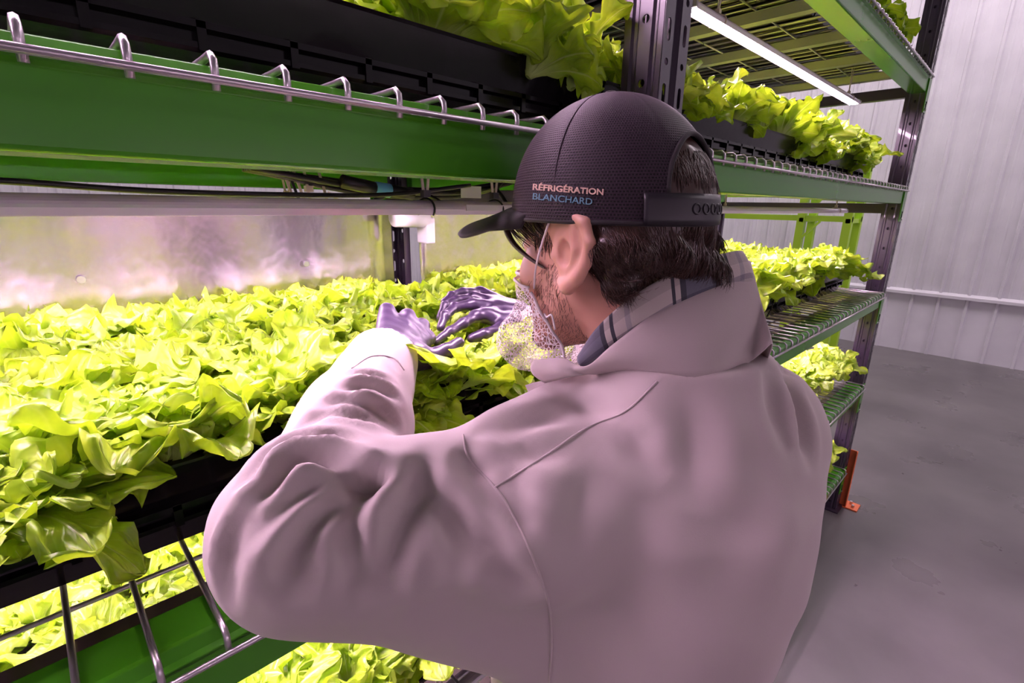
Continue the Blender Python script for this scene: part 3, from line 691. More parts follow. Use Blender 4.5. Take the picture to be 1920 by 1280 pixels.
def net_material():
    m = pbr('white_lace_net', (0.84, 0.76, 0.78), 0.8, spec=0.2); n, l = nt(m); b = n['Principled BSDF']; out = n['Material Output']
    tc = N(m, 'ShaderNodeTexCoord'); vo = N(m, 'ShaderNodeTexVoronoi', feature='DISTANCE_TO_EDGE', i_Scale=260); L(m, tc.outputs['Object'], vo.inputs['Vector'])
    no = N(m, 'ShaderNodeTexNoise', i_Scale=45, i_Detail=2); L(m, tc.outputs['Object'], no.inputs['Vector'])
    mr = N(m, 'ShaderNodeMapRange'); mr.inputs['To Min'].default_value = 0.02; mr.inputs['To Max'].default_value = 0.15; L(m, no.outputs[0], mr.inputs[0])
    g = N(m, 'ShaderNodeMath', operation='LESS_THAN'); L(m, vo.outputs['Distance'], g.inputs[0]); L(m, mr.outputs[0], g.inputs[1])
    tr = N(m, 'ShaderNodeBsdfTransparent'); ms = N(m, 'ShaderNodeMixShader')
    L(m, g.outputs[0], ms.inputs[0]); L(m, tr.outputs[0], ms.inputs[1]); L(m, b.outputs[0], ms.inputs[2]); L(m, ms.outputs[0], out.inputs['Surface'])
    return m
m_net = net_material()
def plaid_material():
    m = pbr('plaid_flannel', (0.3, 0.3, 0.35), 0.9, Sheen_Weight=0.3); b = m.node_tree.nodes['Principled BSDF']
    uv = N(m, 'ShaderNodeUVMap'); sp = N(m, 'ShaderNodeSeparateXYZ'); L(m, uv.outputs[0], sp.inputs[0])
    def stripe(sock, cols, mul):
        fr = N(m, 'ShaderNodeMath', operation='MULTIPLY'); L(m, sock, fr.inputs[0]); fr.inputs[1].default_value = mul
        f2 = N(m, 'ShaderNodeMath', operation='FRACT'); L(m, fr.outputs[0], f2.inputs[0])
        r = N(m, 'ShaderNodeValToRGB'); r.color_ramp.interpolation = 'CONSTANT'; e = r.color_ramp.elements
        e[0].position = 0; e[0].color = (*cols[0][1], 1); e[1].position = cols[1][0]; e[1].color = (*cols[1][1], 1)
        for p_, c in cols[2:]: k = e.new(p_); k.color = (*c, 1)
        L(m, f2.outputs[0], r.inputs[0]); return r.outputs[0]
    cr, bl, dk = (0.50, 0.44, 0.41), (0.12, 0.12, 0.155), (0.04, 0.04, 0.055)
    a = stripe(sp.outputs[0], [(0, bl), (0.28, dk), (0.32, cr), (0.37, dk), (0.40, cr), (0.50, (0.36, 0.33, 0.34)), (0.54, cr), (0.88, dk), (0.91, cr), (0.95, dk)], 7.5)
    c = stripe(sp.outputs[1], [(0, (0.8, 0.8, 0.8)), (0.4, (1, 1, 1)), (0.8, (0.55, 0.55, 0.62))], 22)
    mx = N(m, 'ShaderNodeMix', data_type='RGBA', blend_type='MULTIPLY'); mx.inputs['Factor'].default_value = 1
    L(m, a, mx.inputs['A']); L(m, c, mx.inputs['B']); L(m, mx.outputs['Result'], b.inputs['Base Color']); bump_noise(m, 500, 0.4, 0.0006); return m
m_plaid = plaid_material()

person = thing('person', 'person in white lab coat and dark cap, bending over the lettuce with violet gloves', 'person', (0.44, 0.12, 0))
HC = V(0.440, 0.305, 1.508); hF = V(-0.04, 0.997, -0.06); hF /= np.linalg.norm(hF); hR = V(1, 0.03, 0); hR /= np.linalg.norm(hR); hU = np.cross(hR, hF); hU /= np.linalg.norm(hU); hR = np.cross(hF, hU); hL = -hR
def hp(f, l, u): return HC+hF*f+hL*l+hU*u
AX = (hF, hL, hU)
def head_sdf(g):
    d = ell(g, hp(-0.001, 0, 0.035), AX, (0.092, 0.076, 0.088))
    d = smin(d, ell(g, hp(0.046, 0, -0.040), AX, (0.050, 0.058, 0.070)), 0.03)
    for s in (1, -1):
        d = smin(d, cone(g, hp(0.005, 0.052*s, -0.035), hp(0.070, 0.020*s, -0.100), 0.020, 0.016), 0.02)
        d = smin(d, ell(g, hp(0.062, 0.040*s, -0.028), AX, (0.024, 0.022, 0.026)), 0.015)          # cheek
        d = smin(d, cone(g, hp(0.086, 0.012*s, 0.022), hp(0.072, 0.048*s, 0.022), 0.010, 0.010), 0.012)   # brow
        d = smax(d, -ell(g, hp(0.098, 0.031*s, 0.004), AX, (0.014, 0.017, 0.012)), 0.008)            # socket
        d = np.minimum(d, ell(g, hp(0.078, 0.031*s, 0.003), AX, (0.013, 0.013, 0.012)))            # eye
        d = smin(d, cone(g, hp(0.108, 0.010*s, -0.036), hp(0.104, 0.012*s, -0.037), 0.006, 0.006), 0.006)
        d = smin(d, cone(g, hp(0.098, 0, -0.062), hp(0.090, 0.018*s, -0.064), 0.006, 0.004), 0.005)   # lips
        d = smin(d, cone(g, hp(0.096, 0, -0.072), hp(0.089, 0.015*s, -0.071), 0.006, 0.004), 0.004)
    d = smin(d, cone(g, hp(0.088, 0, 0.012), hp(0.112, 0, -0.030), 0.009, 0.011), 0.010)           # nose
    d = smin(d, ell(g, hp(0.082, 0, -0.103), AX, (0.020, 0.022, 0.016)), 0.015)                     # chin
    return d
NECK0 = hp(-0.018, 0, -0.055); NECK1 = V(0.470, 0.225, 1.385)
g = G((0.31, 0.14, 1.33), (0.57, 0.46, 1.66), 0.0032)
hd = head_sdf(g); hd = smin(hd, cone(g, NECK0, NECK1, 0.052, 0.056), 0.025)
HP, HQ = nets(g, hd)
# ears
def ear(s):
    g = G(hp(-0.01, 0.08*s, 0)-0.06, hp(-0.01, 0.08*s, 0)+0.06, 0.0015)
    c = [(0.014, 0.072, 0.004), (0.016, 0.077, 0.020), (0.005, 0.081, 0.030), (-0.012, 0.085, 0.033), (-0.029, 0.088, 0.025), (-0.036, 0.090, 0.008), (-0.031, 0.089, -0.010), (-0.019, 0.086, -0.024), (-0.005, 0.081, -0.032), (0.006, 0.076, -0.029)]
    rr = [0.004, 0.0045, 0.0048, 0.005, 0.005, 0.0048, 0.0045, 0.0055, 0.008, 0.005]
    d = None
    for i in range(len(c)-1):
        q = cone(g, hp(c[i][0], c[i][1]*s, c[i][2]), hp(c[i+1][0], c[i+1][1]*s, c[i+1][2]), rr[i], rr[i+1]); d = q if d is None else smin(d, q, 0.003)
    ax = (hF*0.98+hL*s*-0.2, hL*s*0.98+hF*0.2, hU)
    d = smin(d, ell(g, hp(-0.010, 0.082*s, 0.002), ax, (0.024, 0.0065, 0.033)), 0.005)
    d = smin(d, cone(g, hp(-0.016, 0.087*s, 0.022), hp(-0.020, 0.088*s, 0.002), 0.0035, 0.004), 0.003)
    d = smin(d, cone(g, hp(-0.020, 0.088*s, 0.002), hp(-0.008, 0.083*s, -0.018), 0.004, 0.003), 0.003)
    d = smax(d, -ell(g, hp(-0.004, 0.090*s, -0.002), AX, (0.010, 0.012, 0.013)), 0.003)
    d = smin(d, ell(g, hp(0.011, 0.077*s, -0.004), AX, (0.006, 0.006, 0.007)), 0.004)
    d = smin(d, ell(g, hp(-0.004, 0.070*s, 0.0), AX, (0.018, 0.010, 0.024)), 0.006)
    return nets(g, d)
parts = [(HP, HQ)]+[ear(s) for s in (1, -1)]
# body under the clothes: torso, arms, legs
EL = V(0.135, 0.385, 1.272); SL = V(0.295, 0.262, 1.282); WL = py(726, 658, 0.612)
SR = V(0.560, 0.185, 1.305); ER = V(0.700, 0.400, 1.20); WR = py(985, 600, 0.70)
g = G((0.0, -0.15, 0.0), (0.86, 0.76, 1.50), 0.011)
d = cone(g, NECK1, (0.45, 0.21, 1.25), 0.050, 0.080)
d = smin(d, cone(g, (0.38, 0.23, 1.25), (0.50, 0.20, 1.25), 0.07, 0.07), 0.05)
d = smin(d, cone(g, (0.40, 0.21, 1.2), (0.38, 0.23, 0.95), 0.08, 0.085), 0.05)
d = smin(d, cone(g, (0.45, 0.20, 1.2), (0.42, 0.21, 0.95), 0.08, 0.085), 0.05)
for A, B, Cc, dd in ((SL, EL, WL, 1), (SR, ER, WR, 1)):
    d = smin(d, cone(g, A, B, 0.052, 0.040), 0.03); d = smin(d, cone(g, B, Cc, 0.040, 0.026), 0.02)
LEG = [((0.35, 0.215, 0.90), (0.345, 0.18, 0.50), (0.33, 0.14, 0.10)), ((0.445, 0.185, 0.90), (0.46, 0.14, 0.50), (0.48, 0.10, 0.10))]
for a, b, c in LEG: d = smin(d, cone(g, a, b, 0.075, 0.056), 0.03); d = smin(d, cone(g, b, c, 0.055, 0.038), 0.02)
parts.append(nets(g, d))
off = 0; PP = []; QQ = []
for p_, q_ in parts: PP.append(p_); QQ.append(q_+off); off += len(p_)
m_eye = pbr('eye_white', (0.8, 0.76, 0.74), 0.2); m_iris = pbr('brown_iris', (0.05, 0.02, 0.01), 0.15)
body = mesh_obj('body', np.concatenate(PP), np.concatenate(QQ), m_skin, person)
for s_e in (1, -1):
    q_ = hp(0.0905, 0.031*s_e, 0.003); mb = MB(); n_e = 14
    rings = [[q_+0.011*(math.cos(a)*hF+math.sin(a)*(math.cos(b)*hL+math.sin(b)*hU*0.55)) - hF*0.0085 for b in np.linspace(0, 2*PI, n_e, endpoint=False)] for a in np.linspace(0.02, 1.2, 8)]
    mb.grid(rings, close_u=True); e_ = mb.build('eye', m_eye, body, smooth=True)
    MB().tube([q_+hF*0.0018, q_+hF*0.0029], [0.0052, 0.0046], 16).build('iris', m_iris, e_, smooth=True)
# trousers and shoes
g = G((0.2, -0.15, 0.05), (0.72, 0.3, 1.02), 0.011); d = None
for a, b, c in LEG:
    q = smin(cone(g, a, b, 0.088, 0.070), cone(g, b, (c[0], c[1], 0.09), 0.070, 0.060), 0.02); d = q if d is None else smin(d, q, 0.02)
d = d-0.004*np.sin(g.Z*55+g.X*20)
p_, q_ = nets(g, d); mesh_obj('trousers', p_, q_, m_jeans, person)
for a, b, c in LEG:
    g = G((c[0]-0.08, c[1]-0.12, -0.01), (c[0]+0.08, c[1]+0.24, 0.16), 0.006)
    d = smin(cone(g, (c[0], c[1]-0.03, 0.045), (c[0], c[1]+0.15, 0.035), 0.042, 0.036), cone(g, (c[0], c[1], 0.1), (c[0], c[1], 0.05), 0.042, 0.042), 0.02)
    d = np.maximum(d, -g.Z+0.001); p_, q_ = nets(g, d); mesh_obj('shoe', p_, q_, m_shoe, person)

# ---- lab coat
def slab(g, sl, yw):
    """vertical stack of rotated ellipses: sl = (z, cx, cy, a, b)"""
    zs = [s[0] for s in sl]; I = lambda k: np.interp(g.Z, zs, [s[k] for s in sl]).astype(np.float32)
    cx, cy, a, b = I(1), I(2), I(3), I(4); c, s = math.cos(yw), math.sin(yw)
    x = (g.X-cx)*c+(g.Y-cy)*s; y = -(g.X-cx)*s+(g.Y-cy)*c
    k = np.sqrt((x/a)**2+(y/b)**2); kk = np.sqrt((x/a**2)**2+(y/b**2)**2)
    d = k*(k-1)/np.maximum(kk, 1e-6)
    return np.maximum(d, np.maximum(g.Z-zs[-1], zs[0]-g.Z))
COAT = [(0.52, 0.40, 0.150, 0.165, 0.160), (0.80, 0.395, 0.190, 0.145, 0.140), (1.00, 0.398, 0.232, 0.142, 0.136), (1.12, 0.410, 0.222, 0.150, 0.134), (1.20, 0.430, 0.204, 0.150, 0.126),
        (1.28, 0.443, 0.200, 0.152, 0.112), (1.33, 0.456, 0.206, 0.146, 0.094), (1.37, 0.464, 0.216, 0.118, 0.080), (1.405, 0.467, 0.224, 0.090, 0.068)]
g = G((-0.02, -0.12, 0.5), (0.90, 0.74, 1.50), 0.0052)
d = slab(g, COAT, -0.36)
arm = cone(g, SL, EL, 0.080, 0.074); fm = EL+(WL-EL)*0.45
EF = EL+V(0.03, 0.045, 0.004)
arm = smin(arm, cone(g, EL, fm, 0.070, 0.062), 0.03); arm = smin(arm, cone(g, fm, WL, 0.062, 0.046), 0.02)
arm = smin(arm, cone(g, pd(1075, 770, 0.505), pd(965, 840, 0.465), 0.038, 0.042), 0.03)
arm = smin(arm, cone(g, (0.33, 0.27, 1.165), EL-V(0, 0, 0.012), 0.085, 0.060), 0.03)
armr = smin(cone(g, SR, ER, 0.080, 0.074), cone(g, ER, WR, 0.074, 0.047), 0.03)
d = smin(d, arm, 0.03); d = smin(d, armr, 0.03)
for Wp, Ep in ((WL, EL), (WR, ER)):
    u = (Wp-Ep)/np.linalg.norm(Wp-Ep)
    d = np.maximum(d, (g.X-Wp[0])*u[0]+(g.Y-Wp[1])*u[1]+(g.Z-Wp[2])*u[2]+0.010+np.where(np.sqrt((g.X-Wp[0])**2+(g.Y-Wp[1])**2+(g.Z-Wp[2])**2) > 0.16, -9, 0))
    d = smax(d, -cone(g, Wp-u*0.05, Wp+u*0.05, 0.040, 0.040), 0.004)
d = smax(d, -cone(g, (0.468, 0.235, 1.38), (0.466, 0.25, 1.5), 0.050, 0.070), 0.006)
CP, CQ = nets(g, d); CP = relax(CP, CQ, 2); del g, d, arm, armr
bv = BVHTree.FromPolygons(CP.tolist(), CQ.tolist())
def cast(x, y, bvh=None, off=0.0):
    r = ray(x, y); r = r/np.linalg.norm(r); h = (bvh or bv).ray_cast(Vector(C0), Vector(r))
    if h[0] is None: return None
    return V(*h[0])-r*off
def castline(pts, n=24, bvh=None, off=0.0):
    P = catmull([(a, b, 0) for a, b in pts], n); out = [cast(p[0], p[1], bvh, off) for p in P]; return [o for o in out if o is not None]
FOLDS0 = [  # (polyline in the picture, depth, width): traced on to the cloth, valley with ridges beside it
 ([(503, 906), (542, 866), (601, 857), (656, 876), (690, 893)], 0.012, 0.011), ([(488, 994), (542, 940), (600, 905), (670, 893), (730, 890)], 0.011, 0.010),
 ([(430, 1030), (470, 960), (520, 905)], 0.007, 0.010), ([(601, 990), (626, 955), (685, 916), (734, 886)], 0.010, 0.012),
 ([(724, 1085), (739, 1034), (754, 965), (774, 896)], 0.012, 0.013), ([(862, 1050), (838, 970), (808, 896)], 0.010, 0.013),
 ([(975, 1093), (902, 1024), (852, 955), (836, 900)], 0.010, 0.013), ([(646, 729), (695, 721), (744, 744)], 0.007, 0.008),
 ([(592, 822), (630, 815), (672, 828)], 0.006, 0.009), ([(560, 800), (620, 770), (690, 780), (735, 800)], 0.006, 0.010),
 ([(425, 1120), (440, 1050), (470, 1000)], 0.006, 0.010), ([(560, 1100), (580, 1040), (600, 1000)], 0.006, 0.014),
 ([(660, 1110), (672, 1030), (690, 960)], 0.007, 0.014), ([(935, 1010), (905, 950), (885, 900), (872, 850)], 0.008, 0.012),
 ([(1290, 760), (1300, 820), (1305, 900), (1300, 960)], 0.008, 0.024), ([(1195, 800), (1210, 850), (1250, 900)], 0.006, 0.018),
 ([(1466, 669), (1480, 720), (1502, 790), (1515, 860)], 0.008, 0.012), ([(1440, 690), (1450, 760), (1480, 850)], 0.005, 0.014),
 ([(930, 800), (990, 790), (1060, 770)], 0.006, 0.014), ([(960, 830), (1010, 850), (1070, 840)], 0.005, 0.014), ([(1050, 735), (1100, 760), (1160, 770)], 0.006, 0.014),
 ([(1110, 880), (1090, 960), (1085, 1060)], 0.005, 0.022), ([(1400, 900), (1380, 1000), (1350, 1100)], 0.005, 0.030), ([(690, 640), (720, 655), (745, 690)], 0.003, 0.006)]
FOLDS0 += [([(690, 893), (640, 920), (585, 965), (545, 1030), (530, 1100)], 0.009, 0.010), ([(700, 905), (665, 960), (640, 1030)], 0.008, 0.010), ([(460, 900), (500, 850), (560, 822), (600, 820)], 0.007, 0.009),
 ([(415, 1080), (422, 1020), (450, 950)], 0.006, 0.008), ([(640, 700), (690, 700), (735, 712)], 0.005, 0.007), ([(600, 760), (650, 748), (705, 765), (740, 790)], 0.007, 0.008), ([(800, 1060), (795, 990), (790, 900), (800, 860)], 0.009, 0.012),
 ([(900, 900), (960, 960), (1000, 1000)], 0.006, 0.010), ([(880, 870), (930, 880), (1000, 940)], 0.006, 0.012)]
FOLDS = [(p_, a_, w_*0.82) for p_, a_, w_ in FOLDS0]
S_, A_, W__ = [], [], []
for pts, am, wd in FOLDS:
    q = castline(pts, 10)
    for i, p_ in enumerate(q): 
        t = i/(len(q)-1+1e-9); S_.append(p_); A_.append(am*math.sin(PI*min(max(t*0.9+0.07, 0), 1))**0.6); W__.append(wd)
S_ = np.array(S_); A_ = np.array(A_); W__ = np.array(W__)
NN = vnormals(CP, CQ); disp = np.zeros(len(CP))
k0 = 0
for pts, am, wd in FOLDS:
    n_ = len(castline(pts, 10)); Q_ = S_[k0:k0+n_]; am_ = A_[k0:k0+n_]; k0 += n_
    lo = Q_.min(0)-0.06; hi = Q_.max(0)+0.06; m_ = np.where(((CP > lo) & (CP < hi)).all(1))[0]
    D = np.linalg.norm(CP[m_][:, None]-Q_[None], axis=2); j = D.argmin(1); dd = D[np.arange(len(m_)), j]; aa = am_[j]
    aa = aa*1.35; disp[m_] += -aa*np.exp(-(dd/wd)**2)+0.38*aa*np.exp(-((dd-1.9*wd)/(0.9*wd))**2)
# loose broad waves of the cloth
X_, Y_, Z_ = CP.T
disp += 0.0013*np.sin(X_*38+Z_*22+2*np.sin(Y_*17))*np.sin(Z_*31-Y_*19+1.2)+0.0008*np.sin(X_*81+Y_*47)*np.sin(Z_*73+1)
hem = np.exp(-((np.linalg.norm(CP-WL, axis=1)-0.05)/0.02)**2)
CP = CP+NN*disp[:, None]; CP = relax(CP, CQ, 1, 0.25)
coat = mesh_obj('lab_coat', CP, CQ, m_coat, person)
bv = BVHTree.FromPolygons(CP.tolist(), CQ.tolist())
for pts in ([(868, 815), (880, 860), (926, 911), (951, 945), (990, 1024), (1025, 1117), (1034, 1191), (1030, 1278)], [(927, 913), (1010, 862), (1098, 803), (1173, 770), (1232, 715)], [(1462, 657), (1480, 655), (1496, 649)],
            [(660, 690), (696, 668), (738, 671), (758, 694)]):
    q = castline(pts, 10, off=0.0003)
    if len(q) > 3: MB().tube(q, 0.0011, 6).build('seam', m_coat, coat, smooth=True)
# collar of the coat, loft between an upper and a lower ring
def loft(name, top, bot, mat, parent, nb=10, bulge=0.010, thick=0.0016, n=10, uvs=None, cx=V(0.468, 0.25, 1.40)):
    T = catmull(top, n); B = catmull(bot, n); m_ = min(len(T), len(B)); rows = []
    for j in range(nb+1):
        v = j/nb; r_ = []
        for i in range(m_):
            p = T[i]*(1-v)+B[i]*v; o = p-cx; o[2] = 0; o /= np.linalg.norm(o)+1e-9
            r_.append(p+o*bulge*math.sin(PI*v)+V(0, 0, 0.0))
        rows.append(r_)
    mb = MB().grid(rows); o = mb.build(name, mat, parent, smooth=True, solid=thick)
    ul = o.data.uv_layers.new(name='UVMap'); li = np.zeros(len(o.data.loops), int); o.data.loops.foreach_get('vertex_index', li)
    Ls = np.concatenate([[0], np.cumsum([np.linalg.norm(T[i+1]-T[i]) for i in range(m_-1)])]); uvp = np.array([(Ls[i], j/nb*0.06) for j in range(nb+1) for i in range(m_)]); ul.data.foreach_set('uv', uvp[li].ravel())
    return o
ctop = [pd(1000, 675, 0.505), pd(1055, 672, 0.485), pd(1098, 686, 0.462), pd(1150, 645, 0.452), pd(1230, 585, 0.455), pd(1320, 530, 0.472), pd(1405, 489, 0.505), V(0.520, 0.205, 1.462), V(0.548, 0.255, 1.450), V(0.530, 0.300, 1.42), V(0.495, 0.325, 1.385)]
_c = lambda x, y, t: (lambda q: q if q is not None else pd(x, y, t))(cast(x, y, None, -0.004))
cbot = [pd(1022, 717, 0.50), pd(1075, 705, 0.470), _c(1130, 700, 0.448), _c(1185, 695, 0.428), _c(1250, 704, 0.418), _c(1330, 706, 0.425), _c(1400, 682, 0.44), _c(1448, 645, 0.470), V(0.555, 0.185, 1.365), V(0.580, 0.23, 1.355), V(0.570, 0.295, 1.36), V(0.50, 0.335, 1.345)]
loft('collar', ctop, cbot, m_coat, coat, bulge=0.008, thick=0.0015)
lap = [pd(985, 722, 0.515), pd(1005, 716, 0.51), pd(1030, 712, 0.50)]; lab_ = [pd(995, 745, 0.515), pd(1012, 738, 0.505), pd(1035, 730, 0.495)]
loft('lapel', lap, lab_, m_coat, coat, bulge=0.0, thick=0.001)
stop = [pd(1085, 668, 0.472), pd(1122, 612, 0.458), pd(1185, 556, 0.452), pd(1270, 507, 0.458), pd(1345, 478, 0.475), pd(1392, 476, 0.500), V(0.520, 0.222, 1.470), V(0.535, 0.26, 1.455), V(0.515, 0.300, 1.43)]
sbot = [pd(1097, 690, 0.474), pd(1140, 672, 0.462), pd(1200, 640, 0.460), pd(1275, 590, 0.465), pd(1345, 560, 0.480), pd(1410, 540, 0.500), V(0.530, 0.205, 1.42), V(0.555, 0.25, 1.41), V(0.530, 0.30, 1.40)]
shirt = loft('shirt_collar', stop, sbot, m_plaid, person, bulge=0.004, thick=0.003)
shirt['label'] = 'grey blue plaid shirt collar'
# ---- cap
CC = hp(0.004, 0, 0.034)                                # centre of the rim plane
RF, RL, RU = 0.106, 0.091, 0.112
def crown(th, h, off=0.0):
    """th 0 = front, pi/2 = left; h 0..1 from the rim to the top"""
    prof = (max(1-max(h, 0)**2.2, 0))**0.5
    f = (RF+off)*prof*math.cos(th); l = (RL+off)*prof*math.sin(th)
    drop = -0.013*(0.5-0.5*math.cos(th))*(1-h)
    return CC+hF*f+hL*l+hU*((RU+off)*h+drop)
def arch(th, h, m=0.0):
    x = abs(((th-PI+PI) % (2*PI))-PI)/(0.56+m)
    return x < 1 and 0.20-m < h < 0.20+(0.42+m)*math.sqrt(max(1-x*x, 0))
NT, NH = 288, 96
vs = []; uvs = []
hs = [math.sin(PI/2*j/NH)**1.0 for j in range(NH+1)]
for j, h in enumerate(hs):
    for i in range(NT):
        th = 2*PI*i/NT
        seam = min(abs(((th-k*PI/3-PI/6+PI) % (2*PI))-PI) for k in range(6))
        o_ = -0.0003*math.exp(-(seam/0.03)**2)+0.0010*math.sin(th*5+h*4)*(1-h)
        vs.append(crown(th, h, o_)); uvs.append((th*0.10, h*0.125))
fs = []; fu = []
for j in range(NH):
    for i in range(NT):
        if arch(2*PI*(i+0.5)/NT, (hs[j]+hs[j+1])/2) or j == 0 and False: continue
        i2 = (i+1) % NT; fs.append((j*NT+i, j*NT+i2, (j+1)*NT+i2, (j+1)*NT+i))
        u0 = i*2*PI/NT*0.10; u1 = (i+1)*2*PI/NT*0.10; v0 = hs[j]*0.125; v1 = hs[j+1]*0.125
        arc0 = math.asin(min(hs[j], 1))*0.115; arc1 = math.asin(min(hs[j+1], 1))*0.115
        fu += [(u0, arc0), (u1, arc0), (u1, arc1), (u0, arc1)]
mb = MB(); mb.add(vs, fs); me = bpy.data.meshes.new('baseball_cap'); me.from_pydata(mb.v, [], mb.f)
ul = me.uv_layers.new(name='UVMap'); ul.data.foreach_set('uv', np.array(fu).ravel()); me.polygons.foreach_set('use_smooth', [True]*len(me.polygons)); me.materials.append(m_capmesh); me.update()
cap = bpy.data.objects.new('baseball_cap', me); COL.objects.link(cap); setpar(cap, person); cap['label'] = 'black mesh cap with sand and teal lettering'
md = cap.modifiers.new('s', 'SOLIDIFY'); md.thickness = 0.0014; md.offset = 1
MB().tube([crown(2*PI*i/96, 0.0, 0.0006) for i in range(97)], 0.0022, 6).build('rim_binding', m_brim, cap, smooth=True)
ar = [crown(PI-0.56*math.cos(PI*k/30), 0.20+0.42*math.sin(PI*k/30), 0.0015) for k in range(31)]
MB().tube(ar, 0.0024, 6).build('opening_binding', m_brim, cap, smooth=True)
for k in range(6):
    th = k*PI/3+PI/6
    q = [crown(th, h, 0.0012) for h in np.linspace(0.02, 0.995, 30) if not arch(th, h)]
    if k not in (2, 3): MB().tube(q, 0.0006, 5).build('panel_seam', m_capmesh, cap, smooth=True)
MB().tube([crown(0, 1.0)-hU*0.001, crown(0, 1.0)+hU*0.004], [0.008, 0.005], 16).build('top_button', m_brim, cap, smooth=True, bevel=0.001)
# back strap
rows = [[crown(th, h, 0.002+0.0006*(h > 0.01)) for th in np.linspace(PI-0.78, PI+0.78, 40)] for h in np.linspace(-0.01, 0.20, 6)]
st = MB().grid(rows).build('back_strap', m_strap, cap, smooth=True, solid=0.002)
mb = MB()
for k in range(7):
    th = PI+0.50-k*0.13; c_ = crown(th, 0.10, 0.0036); n_ = c_-crown(th, 0.10, 0); n_ /= np.linalg.norm(n_)
    t_ = np.cross(hU, n_); t_ /= np.linalg.norm(t_); u_ = np.cross(n_, t_)
    mb.tube([c_+0.0042*(math.cos(a)*t_+math.sin(a)*u_) for a in np.linspace(0, 2*PI, 15)], 0.0010, 5)
mb.build('snap_ring', m_strap, st, smooth=True)
# brim
rows = []
for t in np.linspace(0, 1, 14):
    r_ = []
    for a in np.linspace(-1.22, 1.22, 41):
        base = (RF*math.cos(a), RL*math.sin(a)); q = a/1.22
        tip = (0.045+0.132*(max(1-abs(q)**2.6, 0))**0.5, 0.086*math.sin(q*PI/2)**1.0)
        f = base[0]*(1-t)+tip[0]*t; l = base[1]*(1-t)+tip[1]*t
        u = 0.014-0.22*max(f-0.085, 0)-4.2*l*l*(0.45+0.55*t)+0.004*t
        r_.append(CC+hF*f+hL*l+hU*u)
    rows.append(r_)
MB().grid(rows).build('brim', m_brim, cap, smooth=True, solid=0.0032)
# lettering, embroidered on the mesh
bvc = BVHTree.FromPolygons([tuple(v) for v in mb_v] if False else [tuple(v.co) for v in me.vertices], [tuple(p.vertices) for p in me.polygons])
def lettering(txt, px0, px1, h, mat, bold):
    cu = bpy.data.curves.new('t', 'FONT'); cu.body = txt; cu.size = 1; cu.offset = bold; cu.resolution_u = 4
    ob = bpy.data.objects.new('t', cu); COL.objects.link(ob); bpy.context.view_layer.update()
    tm = bpy.data.meshes.new_from_object(ob.evaluated_get(bpy.context.evaluated_depsgraph_get())); bpy.data.objects.remove(ob)
    co = np.array([v.co[:] for v in tm.vertices]); w_ = co[:, 0].max()-co[:, 0].min(); x0 = co[:, 0].min()
    (ax_, ay), (bx, by) = px0, px1; d = V(bx-ax_, by-ay); ux = d/np.linalg.norm(d); uy = V(ux[1], -ux[0])
    capn = 0.72; out = []
    for c in co:
        s_ = (c[0]-x0)/w_; p = V(ax_, ay)+d*s_+uy*(c[1]/capn*h)
        q = cast(p[0], p[1], bvc, 0.0022); out.append(q if q is not None else crown(1.6, 0.2, 0.003))
    me_ = bpy.data.meshes.new('lettering'); me_.from_pydata([tuple(p) for p in out], [], [tuple(p.vertices) for p in tm.polygons]); me_.materials.append(mat)
    o = bpy.data.objects.new('lettering', me_); COL.objects.link(o); setpar(o, cap); o['label'] = 'embroidered word '+txt
    m2 = o.modifiers.new('s', 'SOLIDIFY'); m2.thickness = 0.0008; m2.offset = 0
lettering('RÉFRIGÉRATION', (999, 355.5), (1131, 365.5), 11.5, m_let1, 0.022)
lettering('BLANCHARD', (999, 373.5), (1110, 384.0), 12.5, m_let2, 0.004)
# crease of the cap cloth
q = [cast(a, b, bvc, 0.0012) for a, b in [(1103, 285), (1125, 262), (1155, 237), (1185, 220), (1215, 209)]]
q = [p for p in q if p is not None]
if len(q) > 2: MB().tube(catmull(q, 6), 0.0006, 5).build('crease_line', pbr('mesh_crease', (0.06, 0.04, 0.055), 0.7), cap, smooth=True)

# ---- hair
g = G(hp(-0.03, 0, 0)-V(0.15, 0.17, 0.15), hp(-0.03, 0, 0)+V(0.15, 0.17, 0.15), 0.0035)
fl = (g.X-HC[0])*hF[0]+(g.Y-HC[1])*hF[1]+(g.Z-HC[2])*hF[2]; ul_ = (g.X-HC[0])*hU[0]+(g.Y-HC[1])*hU[1]+(g.Z-HC[2])*hU[2]; ll = (g.X-HC[0])*hL[0]+(g.Y-HC[1])*hL[1]+(g.Z-HC[2])*hL[2]
d = ell(g, hp(-0.005, 0, 0.034), AX, (0.0985, 0.081, 0.093))
back = None
for l in (-0.05, -0.02, 0.02, 0.05):
    q = cone(g, hp(-0.048, l, 0.000), hp(-0.062+abs(l)*0.35, l*1.0, -0.008), 0.029, 0.025); back = q if back is None else smin(back, q, 0.015)
back = smin(back, cone(g, hp(-0.066, -0.01, -0.012), hp(-0.088, -0.030, -0.016), 0.024, 0.017), 0.02)
back = smin(back, cone(g, hp(-0.044, 0.064, -0.004), hp(-0.046, 0.064, -0.014), 0.018, 0.014), 0.015)
back = smin(back, cone(g, hp(-0.044, -0.064, -0.004), hp(-0.046, -0.064, -0.014), 0.018, 0.014), 0.015)
d = smin(d, back, 0.02)
cut = np.maximum(fl+0.018-np.maximum(ul_-0.015, 0)*2.6, -0.3)          # hairline behind the ears, rising to the temples
cut = np.where(fl > -0.5, cut, cut)
side = np.minimum(cut, 9)
d = smax(d, side, 0.010); d = np.maximum(d, ul_-np.where(fl < -0.04, 0.105, 0.07))
